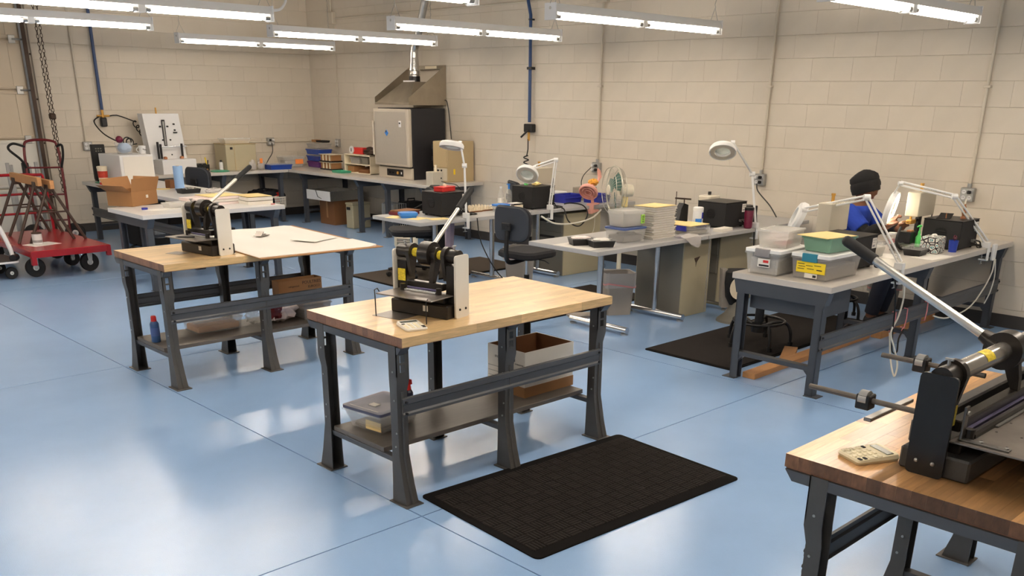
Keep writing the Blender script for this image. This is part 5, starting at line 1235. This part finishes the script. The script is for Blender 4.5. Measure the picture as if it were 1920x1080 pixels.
# ================================================================= back wall bench
t = thing('small_oven','beige box oven standing on the back wall bench','oven',(7.02,13.44,H9),-.06); part('case', MB().box(-.24,.24,-.20,.20,0,.37,.006), 'cabinet_olive', t); part('top', MB().box(-.245,.245,-.205,.205,.37,.38,.003), 'box_beige', t); part('badge', MB().box(-.17,-.13,-.203,-.199,.30,.335), 'ink', t); part('corner_post', MB().box(-.11,-.10,-.204,-.199,0,.37), 'box_beige', t)
t = tub('storage_box','clear oblong dish of odds on top of the small beige oven','storage box',(7.02,13.44,H9+.38),0,(.42,.2,.07),'frost_plastic',None,('manila',.03),None,.02)
for k,(x,y) in enumerate(((7.12,13.13),(7.28,13.16))):
    t = thing('parts_bag', ('left clear bag of bits leaning on the small beige oven','right clear bag of bits with an orange tag by the small oven')[k],'bag',(x,y,H9),.2,'clear bags of bits')
    part('bag', crumple(MB(),(0,0,.075),(.065,.03,.075),111+k,.2), 'bag_clear', t); part('bits', crumple(MB(),(0,0,.045),(.05,.022,.04),121+k,.3), 'wax_grey', t)
    if k: part('tag', MB().box(-.05,-.0,-.036,-.033,.10,.17), 'label_orange', t, 'orange tag')
tub('storage_box','flat blue tub with a clear lid on the back wall bench','storage box',(7.56,13.16,H9),.0,(.36,.22,.07),'blue_tub','clear_plastic',None,None,.01)
t = tub('storage_box','clear tub with an orange label on the back wall bench','storage box',(7.98,13.48,H9),-.1,(.36,.26,.15),'clear_plastic','clear_plastic',('wax_grey',.10),None,.03); part('label', MB().box(.02,.15,-.1245,-.120,.05,.12), 'label_orange', t, 'orange label')
single('green_disc', MB().lathe([(.13,0),(.14,.01),(.12,.018)],n=24), 'green_lid', 'flat green dish on the back wall bench','dish',(6.62,13.2,H9))
t = thing('spray_bottle','small white bottle with dark caps on the back wall bench','bottle',(6.74,13.38,H9)); part('bottle', MB().lathe([(.03,0),(.032,.10),(.026,.12)],n=14), 'white_enamel', t); part('cap', MB().lathe([(.015,.12),(.013,.15)],n=10), 'black_plastic', t)
t = thing('pen_pot','yellow-handled tools standing on the back wall bench','tools',(6.55,13.45,H9)); part('pot', MB().lathe([(.03,0),(.035,.09)],n=14), 'black_plastic', t); part('tool', MB().cyl((0,0,.05),(-.02,0,.19),.01,n=8), 'label_yellow', t); part('tool', MB().cyl((.01,.01,.05),(.03,.02,.15),.008,n=8), 'ink', t)
t = thing('gauge_block','row of small black and steel gauges beside the white test stand','gauges',(6.42,13.46,H9)); part('block', MB().box(-.10,.12,-.06,.06,0,.03,.003), 'gold', t)
for k in range(3): part('gauge', MB().cyl((-.06+.07*k,-.05,.075),(-.06+.07*k,-.02,.075),.032,n=14), 'black_plastic', t)
part('rail', MB().box(-.10,.12,-.02,.05,.03,.11,.003), 'plate_steel', t)
# white test stand
t = thing('test_stand','white test stand with a slotted upright panel on the back bench','machine',(6.0,13.36,H9),math.radians(4))
part('base', MB().box(-.27,.25,-.20,.16,0,.195,.006), 'white_enamel', t); part('foot_sheet', MB().box(-.29,.30,-.23,.17,0,.008,.002), 'white_enamel', t)
u = part('panel', MB().loft([[(-.32,-.0,.19),(.22,-.0,.19),(.22,.16,.19),(-.32,.16,.19)],[(-.36,.04,.80),(.18,.04,.80),(.18,.18,.80),(-.36,.18,.80)]]), 'white_enamel', t)
part('slot', MB().box(-.10,-.055,.012,.03,.36,.72,.003).xf(Matrix.Translation((0,-.006,0))), 'ink', u); part('slot_light', MB().box(-.095,-.07,-.002,.012,.38,.70,.002), 'galv', u)
for x,z in ((-.13,.63),(-.02,.63),(-.115,.45),(0.0,.45),(.08,.66),(.085,.58),(-.005,.25)): part('bolt', MB().cyl((x,.0,z),(x,.035,z),.011,n=8), 'ink', u)
part('latch', MB().box(.06,.115,-.002,.03,.54,.555,.003), 'ink', u)
part('cross_rod', MB().cyl((-.22,-.06,.365),(.20,-.06,.365),.008,n=8), 'chrome', t)
for x in (-.24,-.20,.12):
    a = part('arm', MB().box(x-.012,x+.012,-.08,-.05,.20,.43 if x < -.22 else .40,.003), 'ink', t)
for x in (-.15,.10): part('knob', MB().cyl((x,-.09,.21),(x,-.05,.21),.022,n=10), 'copper', t)
part('top_peg', MB().cyl((-.11,.12,.80),(-.11,.12,.88),.011,n=8), 'gold', t)
# bench by the door: white machine with bucket, mug; monitor; tumbler; towel roll
HB = .75
t = thing('white_machine','plain white box machine on the bench by the overhead door','machine',(4.98,12.44,HB),math.radians(3)); part('case', MB().box(-.24,.20,-.30,.30,0,.36,.006), 'white_enamel', t); part('front_sheet', MB().box(-.20,.19,-.304,-.30,.02,.34,.002), 'paper', t)
t = thing('bucket','clear tub of blue cloths and black coils on the white machine','tub',(4.95,12.42,HB+.362)); part('tub', MB().lathe([(.09,0),(.115,.14),(.111,.14),(.087,.004)],n=22), 'clear_plastic', t); part('cloths', crumple(MB(),(0,0,.07),(.085,.085,.062),131,.1), 'towel_blue', t); part('coil', MB().torus((.05,.0,.15),.05,.008,'y',20,6).torus((.09,.02,.14),.045,.008,'y',20,6), 'cord_black', t)
part('ball', MB().sphere((-.05,0,.175),.045,14,8), 'maroon', t)
t = thing('mug','white mug with black marks on the white machine','mug',(5.13,12.30,HB+.362)); part('cup', MB().lathe([(.04,0),(.045,.10),(.041,.10),(.036,.006)],n=20), 'white_enamel', t); part('handle', MB().torus((-.05,0,.05),.025,.006,'y',16,6), 'white_enamel', t)
for k in range(4): part('mark', MB().box(-.025+.014*k,-.018+.014*k,-.0455,-.0435,.05,.062).xf(Matrix.Rotation(.25,4,'Y')), 'ink', t)
t = thing('monitor','tall black upright controller behind the white machine','controller',(4.80,12.93,HB),math.radians(-6)); part('body', MB().box(-.085,.085,-.03,.03,.02,.46,.006), 'black_plastic', t); part('stand', MB().box(-.07,.07,-.07,.07,0,.02,.004), 'black_plastic', t)
for r in range(2):
    for c in range(3): part('button', MB().box(-.035+.03*c,-.018+.03*c,-.034,-.03,.37+.03*r,.385+.03*r), 'cabinet_dark', t)
t = thing('drink_cup','large red and cream drink tumbler on the bench by the door','cup',(4.625,12.40,HB)); part('cup', MB().lathe([(.05,0),(.062,.20),(.06,.20)],n=22), 'cream', t); part('print', MB().lathe([(.0565,.085),(.0605,.165)],n=22,cap0=False,cap1=False), 'coffee_label', t); part('lid', MB().lathe([(.064,.198),(.064,.22),(.05,.225)],n=22), 'cream', t); part('base_band', MB().lathe([(.0512,.0),(.053,.03)],n=22,cap0=False,cap1=False), 'red_plastic', t)
single('green_disc', MB().lathe([(.10,0),(.11,.008),(.09,.012)],n=20), 'green_lid', 'green plate on the bench by the overhead door','dish',(4.72,12.66,HB))
t = thing('purple_toy','purple lump on a teal mug behind the white machine','mug',(5.28,12.75,HB)); part('mug', MB().lathe([(.05,0),(.055,.06)],n=16), 'teal_mug', t); part('top', crumple(MB(),(0,0,.12),(.06,.05,.06),141,.15), 'purple_item', t)
t = thing('towel_roll','light blue shop towel roll standing on the bench','towel roll',(5.05,11.15,HB)); part('roll', MB().lathe([(.054,0),(.056,.005),(.056,.275),(.053,.28)],n=26), 'towel_blue', t); part('core', MB().lathe([(.02,.278),(.02,.282)],n=14), 'cardboard', t)
single('small_carton', MB().box(-.05,.05,-.05,.05,0,.10,.003), 'cardboard_dark','small dark brown carton behind the blue towel roll','box',(5.08,11.45,HB),.2)
single('leather_strip', MB().box(-.08,.08,-.03,.03,0,.01,.002), 'manila','yellow strip lying left of the blue towel roll','strip',(4.93,11.35,HB),-.4)
t = thing('meal_tray','black tray of crumpled foil in front of the blue towel roll','tray',(4.97,10.75,HB),0,'black meal trays'); part('tray', MB().tray(-.12,.12,-.08,.08,0,.05,.002,.012), 'black_plastic', t); part('foil', crumple(MB(),(.02,0,.05),(.07,.05,.015),151,.3), 'foil', t)
single('plastic_bag', crumple(MB(),(0,0,.03),(.10,.09,.03),161,.3), 'bag_clear','crumpled clear wrap beside the tray of foil','bag',(5.2,10.55,HB))
t = thing('drawer_tower','black drawer tower under the bench by the door','drawers',(5.0,12.2,0)); part('case', MB().box(-.2,.2,-.25,.25,0,.55,.006), 'black_matte', t); part('top_drawer', MB().box(-.215,-.2,-.24,.24,.43,.53,.004), 'grey_tub', t); part('open_tray', MB().tray(-.2,.2,-.25,.25,.55,.62,.004), 'frost_plastic', t)
single('grey_roll', MB().lathe([(.07,0),(.07,.12)],n=18), 'galv','short steel roll on the drawer tower under the bench','roll',(5.0,11.78,.12))
single('cable_heap', MB().tube([(4.6,12.0,.012),(4.75,11.8,.012),(4.9,11.9,.014),(4.85,12.1,.014),(4.65,11.85,.02),(4.8,11.65,.012),(5.0,11.5,.012)],.010,6,smooth=7), 'cord_black','black cables coiled on the floor under the bench by the door','cables')
# ================================================================= pale bench with the open carton
t = thing('open_carton','open brown carton with raised flaps on the pale bench','carton',(3.985,9.955,HB+.002),math.radians(30))
w,d_,h = .205,.15,.145
part('carton', MB().tray(-w,w,-d_,d_,0,h,.004), 'cardboard', t)
def flap(p, q, out, up):
    p = Vector(p); q = Vector(q); o = Vector(out); o2 = o+Vector((0,0,up))
    th = Vector((0,0,.004)) if abs(up) < .05 else o.normalized()*.004
    s = (q-p)*.03
    return MB().loft([[p,q,q+th,p+th],[p+o2-s,q+o2+s,q+o2+s+th,p+o2-s+th]])
part('flap', flap((-w,-d_,h),(w,-d_,h),(0,-.03,0),.13), 'cardboard', t); part('flap', flap((-w,d_,h),(w,d_,h),(0,.05,0),.12), 'cardboard', t)
part('flap', flap((-w,-d_,h),(-w,d_,h),(-.13,0,0),.07), 'cardboard', t); part('flap', flap((w,-d_,h),(w,d_,h),(.05,0,0),.12), 'cardboard', t)
part('sticker', MB().box(.02,.055,-d_-.002,-d_,.07,.10), 'paper', t)
tub('storage_box','shallow clear tub beside the open carton','storage box',(4.21,9.45,HB),.1,(.22,.14,.05),'frost_plastic',None,None,None,.01)
single('paper_sheet', MB().box(-.15,.15,-.09,.09,0,.0012), 'paper','white paper with a blue corner in front of the open carton','paper',(4.02,9.36,HB),.2)
t = single('tape_roll', MB().lathe([(.03,0),(.03,.02)],n=16), 'blue_royal','small blue roll beside the white paper','roll',(3.88,9.43,HB))
def slab_stack(name, label, loc, rz, w, d, n, h, m1, m2, top=None):
    t = thing(name, label, 'stack', loc, rz, 'card stacks on the pale bench')
    q = random.Random(int(loc[0]*1000))
    for k in range(n):
        a = (q.random()-.5)*.012
        part('tray', MB().prism([(-w+a,0),(w+a,0),(w*1.03+a,h*.85),(-w*1.03+a,h*.85)],-d,d,'xz').xf(Matrix.Translation((0,a,k*h))), m1 if k%2 else m2, t)
    if top: part('top_sheet', MB().box(-w*.98,w*.98,-d*.98,d*.98,n*h,n*h+.004), top, t)
slab_stack('card_stack','low stack of pinkish trays next to the open carton',(4.52,9.60,HB),.1,.12,.15,2,.035,'paper_pink','paper')
slab_stack('card_stack','wide stack of pinkish trays with yellow papers on top',(4.74,9.55,HB),.05,.19,.16,3,.028,'paper','paper_pink','paper_yellow')
slab_stack('card_stack','stack of white trays with a yellow sheet at the right end',(5.03,9.33,HB),-.05,.14,.17,2,.04,'paper','box_white','manila')
single('eraser', MB().box(-.025,.025,-.012,.012,0,.012,.002), 'bag_pink','small pink eraser at the right end of the pale bench','eraser',(5.12,9.08,HB),.5)
# under the back wall bench
t = thing('sack','glossy black and red printed sack on the low shelf','sack',(7.42,13.40,.222),.05); part('sack', crumple(MB(),(0,0,.13),(.34,.18,.125),171,.10,20,12), 'black_bag', t); part('red_panel', crumple(MB(),(.16,-.08,.12),(.13,.12,.09),172,.08), 'red_bag', t); text('lettering','SOS',.07,'paper',t,(-.08,-.185,.13),ROT['-y'])
t = thing('basket','small white plastic basket on the low shelf','basket',(7.56,13.14,.222),0)
part('base', MB().box(-.085,.085,-.055,.055,0,.006,.002), 'wicker_white', t); part('rim', MB().tray(-.10,.10,-.07,.07,.135,.15,.006), 'wicker_white', t)
for k in range(8): part('slat', MB().box(-.092+.025*k,-.082+.025*k,-.068,-.062,.0,.14), 'wicker_white', t)
for k in range(3): part('band', MB().box(-.095,.095,-.070,-.062,.03+.035*k,.036+.035*k), 'wicker_white', t)
t.location = (7.50,13.13,.222)
# ================================================================= carts by the overhead door
def wheel(parent, c, r=.085, w=.05, fork=True):
    x,y,z = c
    tr = part('wheel', MB().lathe([(r*.62,-w/2),(r*.93,-w/2),(r,-w*.25),(r,w*.25),(r*.93,w/2),(r*.62,w/2)],n=24).xf(Matrix.Translation(c) @ Matrix.Rotation(PI/2,4,'X')), 'black_rubber', parent)
    part('rim', MB().lathe([(r*.2,-w*.55),(r*.62,-w*.35),(r*.64,0),(r*.62,w*.35),(r*.2,w*.55)],n=20).xf(Matrix.Translation(c) @ Matrix.Rotation(PI/2,4,'X')), 'hub_white', tr)
    part('axle_nut', MB().cyl((x,y-w*.75,z),(x,y+w*.75,z),r*.13,n=8), 'galv', tr)
    if fork: part('fork', MB().prism([(x-.035,.26),(x+.035,.26),(x+.016,z-.02),(x-.016,z-.02)],y-w*.75-.004,y-w*.75,'xz').prism([(x-.035,.26),(x+.035,.26),(x+.016,z-.02),(x-.016,z-.02)],y+w*.75,y+w*.75+.004,'xz').box(x-.04,x+.04,y-w*.8,y+w*.8,.25,.265), 'galv', tr)
t = thing('platform_cart','red platform cart carrying the saw horses','cart',(0,0,0))
part('deck', MB().box(3.03,3.83,10.36,12.02,.285,.305,.004), 'red_paint', t)
part('front_skirt', MB().box(3.03,3.83,10.352,10.362,.235,.30,.002).box(3.79,3.835,10.35,10.40,.19,.30,.003).box(3.02,3.07,10.35,10.40,.16,.30,.003), 'red_paint', t); part('side_skirt', MB().box(3.83,3.838,10.36,12.02,.24,.30,.002), 'red_paint', t); part('side_skirt', MB().box(3.022,3.03,10.36,12.02,.24,.30,.002), 'red_paint', t)
for c in ((3.12,10.62,.10),(3.68,10.62,.10),(3.15,11.7,.10),(3.70,11.7,.10),(3.66,11.1,.085)): wheel(t,c,c[2])
hb = part('handle_frame', MB().tube([(3.10,12.04,.30),(3.10,12.05,.85),(3.15,12.05,.93),(3.70,12.05,.93),(3.80,12.05,.86),(3.82,12.04,.30)],.017,10,smooth=4), 'red_paint', t)
for z in (.50,.72): part('handle_bar', MB().cyl((3.10,12.045,z),(3.82,12.045,z),.013,n=8), 'red_paint', hb)
t = thing('hand_truck','dark red hand truck with looped handles behind the platform cart','hand truck',(4.08,12.85,0),math.radians(-20))
part('frame', MB().tube([(-.18,0,.05),(-.20,.02,.75),(-.19,.06,1.18),(-.12,.07,1.27),(.12,.07,1.27),(.19,.06,1.18),(.20,.02,.75),(.18,0,.05)],.016,10,smooth=4), 'red_dark', t)
for z in (.30,.62,.95): part('crossbar', MB().cyl((-.19,.02,z),(.19,.02,z),.011,n=8), 'red_dark', t)
part('grip_loop', MB().tube([(-.18,.06,1.2),(-.30,.0,1.24),(-.36,-.02,1.18),(-.24,-.02,1.05),(-.20,.02,.95)],.015,8,smooth=5), 'black_rubber', t); part('grip_loop', MB().tube([(.18,.06,1.2),(.24,.0,1.22),(.24,-.04,1.1),(.20,.02,.95)],.015,8,smooth=5), 'black_rubber', t)
part('toe_plate', MB().box(-.22,.22,-.25,0,.02,.028,.002), 'red_dark', t)
for s in (-1,1): wheel(t,(s*.24,.09,.125),.125,.06,False)
t = thing('rail_bundle','bundle of upright aluminium rails behind the hand truck','rails',(3.98,13.2,0))
for k,(x,y,h) in enumerate(((-.22,0,1.0),(-.17,.04,.97),(-.02,.0,1.02),(.05,.05,.95),(.12,.0,1.0))): part('rail', MB().box(x-.02,x+.02,y-.015,y+.015,0,h,.003), 'galv', t)
part('black_clamp', MB().box(-.06,.02,-.05,.0,.80,1.0,.01), 'black_plastic', t)
def saw_horse(label, x, y0, y1, ztop):
    t = thing('saw_horse', label, 'saw horse', (x,(y0+y1)/2,.305), 0, 'nested saw horses')
    h = ztop-.305; yy = (y1-y0)/2
    part('beam', MB().box(-.022,.022,-yy,yy,h-.09,h,.004), 'lumber', t)
    for s in (-1,1):
        y = s*(yy-.12)
        br = part('bracket', MB().prism([(-.035,h-.12),(.035,h-.12),(.03,h-.05),(-.03,h-.05)],y-.05,y+.05,'xz'), 'rust_steel', t)
        for q in (-1,1):
            l = part('leg', MB().tube([(q*.02,y-.0,h-.08),(q*.29,y+s*.05,.0)],.016,6), 'rust_steel', t)
        part('brace', MB().cyl((-.15,y+s*.025,h*.48),(.15,y+s*.025,h*.48),.009,n=6), 'rust_steel', t)
    return t
saw_horse('saw horse on the red cart, left of the nested pair',3.40,10.93,11.85,.985)
saw_horse('saw horse on the red cart, right of the nested pair',3.50,10.86,11.72,.955)
t = thing('paint_can','small paint can standing on a sheet on the red cart','paint can',(3.25,10.83,.309)); part('can', MB().lathe([(.05,0),(.05,.11),(.048,.113)],n=22), 'white_enamel', t); part('lid', MB().lathe([(.051,.11),(.051,.12),(.04,.122)],n=22), 'rust_steel', t); part('band', MB().lathe([(.0505,.02),(.0505,.045)],n=22,cap0=False,cap1=False), 'grey_clip', t)
single('paper_sheet', MB().box(-.14,.17,-.11,.12,0,.002), 'paper','white sheet under the paint can on the red cart','paper',(3.27,10.80,.3055),.3)
t = thing('folding_cart','white folding cart cut off by the left edge','cart',(2.63,10.86,0))
part('deck', MB().prism(rrect(-.38,.34,-.28,.28,.08,4),.17,.195,'xy'), 'black_plastic', t); part('bumper', MB().loft([[(u,v,z) for u,v in rrect(-.39,.35,-.29,.29,.08,4)] for z in (.172,.192)],False,False), 'white_enamel', t)
part('handle', MB().tube([(.30,-.22,.19),(.28,-.20,.35),(.20,-.16,.60),(.05,-.10,.80),(-.15,-.05,.90)],.022,10,smooth=5), 'white_enamel', t); part('hinge', MB().cyl((.28,-.26,.22),(.34,-.18,.22),.035,n=12), 'black_plastic', t)
part('net_panel', MB().box(-.3,.1,-.02,-.01,.35,.55,.003), 'frost_plastic', t)
for x,y in ((-.26,-.2),(.26,-.2),(-.26,.2),(.26,.2)): wheel(t,(x,y,.062),.062,.04,False)

# ================================================================= the seated worker
def remeshed(mb, name, mats, voxel, smooth=6):
    me = bpy.data.meshes.new(name); me.from_pydata(mb.v, [], mb.f); o = bpy.data.objects.new(name, me); COL.objects.link(o)
    bm = bmesh.new(); bm.from_mesh(me); bmesh.ops.recalc_face_normals(bm, faces=bm.faces); bm.to_mesh(me); bm.free()
    r = o.modifiers.new('r','REMESH'); r.mode = 'VOXEL'; r.voxel_size = voxel; r.adaptivity = 0
    s = o.modifiers.new('s','SMOOTH'); s.iterations = smooth; s.factor = .5
    dg = bpy.context.evaluated_depsgraph_get(); dg.update()
    out = bpy.data.meshes.new_from_object(o.evaluated_get(dg)); bpy.data.objects.remove(o)
    out.name = name; out.materials.clear()
    for m_ in mats: out.materials.append(MATS[m_])
    out.shade_smooth(); return out
PX,PY = 7.76,3.87
def ell(cx,cy,cz,rx,ry,n=18): return [(cx+rx*math.cos(2*PI*i/n), cy+ry*math.sin(2*PI*i/n), cz) for i in range(n)]
def torso(mb, g=0.0, z0=.50, z1=1.06):
    st = [(.50,.05,.165,.12),(.56,.05,.175,.125),(.64,.04,.165,.115),(.74,.015,.155,.11),(.84,-.01,.165,.115),(.92,-.03,.175,.115),(.98,-.045,.165,.10),(1.02,-.055,.115,.075),(1.05,-.06,.06,.055)]
    st = [s_ for s_ in st if z0-1e-6 <= s_[0] <= z1+1e-6]
    mb.loft([ell(0,dy,z,rx+g,ry+g) for z,dy,rx,ry in st]); return mb
RS,RE,RW = Vector((-.165,-.04,.965)),Vector((-.215,-.235,.815)),Vector((-.275,-.425,.90))
LS,LE,LW = Vector((.165,-.04,.965)),Vector((.215,-.23,.815)),Vector((-.06,-.46,.86))
def arm(mb, S_,E_,W_, g=0.0, upto=1.0, start=0.0):
    pts = [S_, S_.lerp(E_,.5), E_, E_.lerp(W_,.35), W_]; rr = [.058,.052,.045,.043,.029]
    k0 = 0 if start == 0 else 2; k1 = len(pts) if upto >= 1 else 2+1
    mb.tube(pts[k0:k1], [r_+g for r_ in rr[k0:k1]], 12, smooth=0); mb.sphere(E_, .045+g, 12, 8)
    if start == 0: mb.sphere(S_, .062+g, 12, 8)
def hand(mb, W_, d, up, side):
    d = Vector(d).normalized(); up = Vector(up).normalized(); sd = d.cross(up).normalized()*side
    c = W_+d*.045
    mb.tube([W_-d*.01, W_+d*.02, W_+d*.05, W_+d*.085],[.027,.032,.036,.030],10)
    for k,(o,l) in enumerate(((-.024,.062),(-.008,.070),(.009,.066),(.024,.052))):
        p = W_+d*.080+sd*o; q = p+d*l*.55+up*.012; r_ = q+d*l*.25-up*l*.42
        mb.tube([p,p.lerp(q,.5),q,q.lerp(r_,.5),r_],[.0098,.0094,.009,.0085,.0075],8)
    p = W_+d*.03-sd*.03; q = p+d*.035-sd*.018-up*.015; r_ = q+d*.035+sd*.012-up*.012
    mb.tube([p,q,q.lerp(r_,.5),r_],[.013,.012,.011,.009],8)
HC = Vector((0,-.10,1.165))
def head(mb):
    n,m_ = 26,20; rings = []
    for j in range(m_+1):
        th = PI*j/m_; q = max(math.sin(th),.03); z = -math.cos(th); ring = []
        for i in range(n):
            a = 2*PI*i/n; x = q*math.cos(a); y = q*math.sin(a)      # face towards -y
            X = x*.074; Y = y*.096; Z = z*.118
            if y < 0 and z < -.35: X *= 1-.28*(-z-.35); Y *= 1-.10*(-z-.35)
            f = max(0,-y); w_ = math.exp(-(x/.16)**2)
            if f > .5:
                Y -= .026*w_*math.exp(-((z+.12)/.13)**2)            # nose
                Y -= .006*math.exp(-((z-.16)/.10)**2)*math.exp(-(x/.6)**2) # brow
                Y += .008*math.exp(-((z-.02)/.09)**2)*(math.exp(-((x-.38)/.16)**2)+math.exp(-((x+.38)/.16)**2)) # eye sockets
                Y -= .008*math.exp(-(x/.30)**2)*(math.exp(-((z+.44)/.05)**2)+.8*math.exp(-((z+.56)/.05)**2)) # lips
                Y -= .010*math.exp(-(x/.3)**2)*math.exp(-((z+.80)/.12)**2) # chin
            ring.append((X,Y,Z))
        rings.append(ring)
    s0 = len(mb.v); mb.loft(rings)
    for s in (-1,1): mb.sphere((s*.076,.012,-.01),(.010,.018,.030),8,6)
    mb.xf(Matrix.Translation(HC) @ Matrix.Rotation(.30,4,'X'), s0)
pp = thing('person','seated worker in black knit cap and blue top bent over a lit magnifier','person',(PX,PY,0),math.radians(4))
mb = MB(); torso(mb); mb.tube([(0,-.05,1.0),(0,-.075,1.07),(0,-.09,1.12)],[.056,.052,.054],14)
head(mb); arm(mb,RS,RE,RW); arm(mb,LS,LE,LW); hand(mb,RW,(.05,-.62,.62),(-.35,.55,.7),-1); hand(mb,LW,(-.72,-.35,.5),(.2,.55,.8),1)
for s in (-1,1):
    mb.tube([(s*.09,.06,.575),(s*.10,-.14,.59),(s*.10,-.36,.555),(s*.10,-.40,.50),(s*.10,-.36,.28),(s*.10,-.33,.10)],[.095,.088,.066,.062,.056,.042],14)
    mb.tube([(s*.10,-.31,.075),(s*.105,-.42,.06),(s*.11,-.52,.05)],[.045,.042,.032],10)
part('body', remeshed(mb,'body',['skin'],.006,4), None, pp)
mb = MB(); torso(mb,.016,.74,1.02)
for S_,E_,W_ in ((RS,RE,RW),(LS,LE,LW)): mb.tube([S_,S_.lerp(E_,.45),S_.lerp(E_,.78)],[.078,.074,.072],14); mb.sphere(S_,.079,12,8)
part('blue_top', remeshed(mb,'blue_top',['shirt_blue'],.008,6), None, pp, 'royal blue short-sleeved top')
mb = MB(); torso(mb,.013,.50,.84)
for S_,E_,W_ in ((RS,RE,RW),(LS,LE,LW)):
    w2 = E_.lerp(W_,.86); mb.tube([S_.lerp(E_,.5),E_,E_.lerp(W_,.4),w2],[.060,.056,.053,.044],12); mb.sphere(E_,.057,10,6)
part('black_undershirt', remeshed(mb,'black_undershirt',['cloth_black'],.008,4), None, pp, 'black long-sleeved shirt')
mb = MB()
mb.loft([ell(0,.05,z,rx,ry) for z,rx,ry in ((.49,.17,.13),(.56,.188,.14),(.62,.18,.135))])
for s in (-1,1): mb.tube([(s*.09,.06,.575),(s*.10,-.14,.595),(s*.10,-.36,.56),(s*.10,-.405,.50),(s*.10,-.365,.28),(s*.10,-.335,.13)],[.105,.099,.078,.074,.068,.06],14)
part('trousers', remeshed(mb,'trousers',['cloth_navy'],.009,5), None, pp, 'dark trousers')
for s in (-1,1):
    part('shoe', remeshed(MB().tube([(s*.10,-.29,.065),(s*.105,-.40,.06),(s*.11,-.53,.05)],[.055,.052,.042],12).box(s*.107-.045,s*.107+.045,-.56,-.26,.013,.035,.006),'shoe',['black_rubber'],.007,4), None, pp)
mb = MB(); n = 26; R_ = Matrix.Translation(HC+Vector((0,-.002,-.008))) @ Matrix.Rotation(-.30,4,'X')
rings = []
for k,(z,rx,ry) in enumerate(((-.034,0.085,0.108),(-.030,0.093,0.118),(.012,0.097,0.122),(.004,0.099,0.124),(.028,0.101,0.127),(.052,0.099,0.124),(.058,0.095,0.120),(.075,0.098,0.124),(.105,0.093,0.118),(.130,0.077,0.098),(.146,0.055,0.068),(.150,0.025,0.032))):
    rings.append([((rx+.003*math.sin(i*3.1+k))*math.cos(2*PI*i/n), .008+(ry+.003*math.sin(i*2.3+k))*math.sin(2*PI*i/n), z+(.010*math.sin(2*PI*i/n*2+.6) if k > 8 else 0)) for i in range(n)])
mb.loft(rings); mb.xf(R_)
part('knit_cap', mb, 'cloth_black', pp, 'black knit cap')
FM = Matrix.Translation(HC) @ Matrix.Rotation(.30,4,'X')
for s in (-1,1):
    part('eye', MB().sphere((s*.029,-.080,-.002),(.011,.006,.003),10,6).xf(FM), 'ink', pp); part('eyebrow', MB().tube([(s*.014,-.096,.016),(s*.03,-.094,.020),(s*.046,-.084,.015)],.0032,5).xf(FM), 'ink', pp)
part('lips', MB().sphere((0,-.087,-.058),(.019,.006,.007),12,6).xf(FM), 'red_dark', pp)
st = [o for o in COL.objects if o.name.startswith('drafting_stool') and o.parent is None][0]
dup(st,(PX,PY+.06,.013),.9,'black drafting stool the worker sits on','drafting stools'); st['group'] = 'drafting stools'
for lab,x,y,z0,z1 in (('thin steel chain hanging by the near end of the worker bench',5.66,2.93,.62,.12),('thin steel chain hanging in the gap between the two tray-stack tables',6.9,4.72,.70,.06)):
    mb = MB(); chain_pts(mb,(x,y,z0),(x,y,z1),.03,.006,.0018)
    t = thing('thin_chain', lab, 'chain', (0,0,0), 0, 'thin hanging chains'); part('links', mb, 'galv', t); part('hook', MB().tube([(x,y,z0),(x,y+.01,z0+.03),(x,y,z0+.05)],.003,5), 'galv', t)
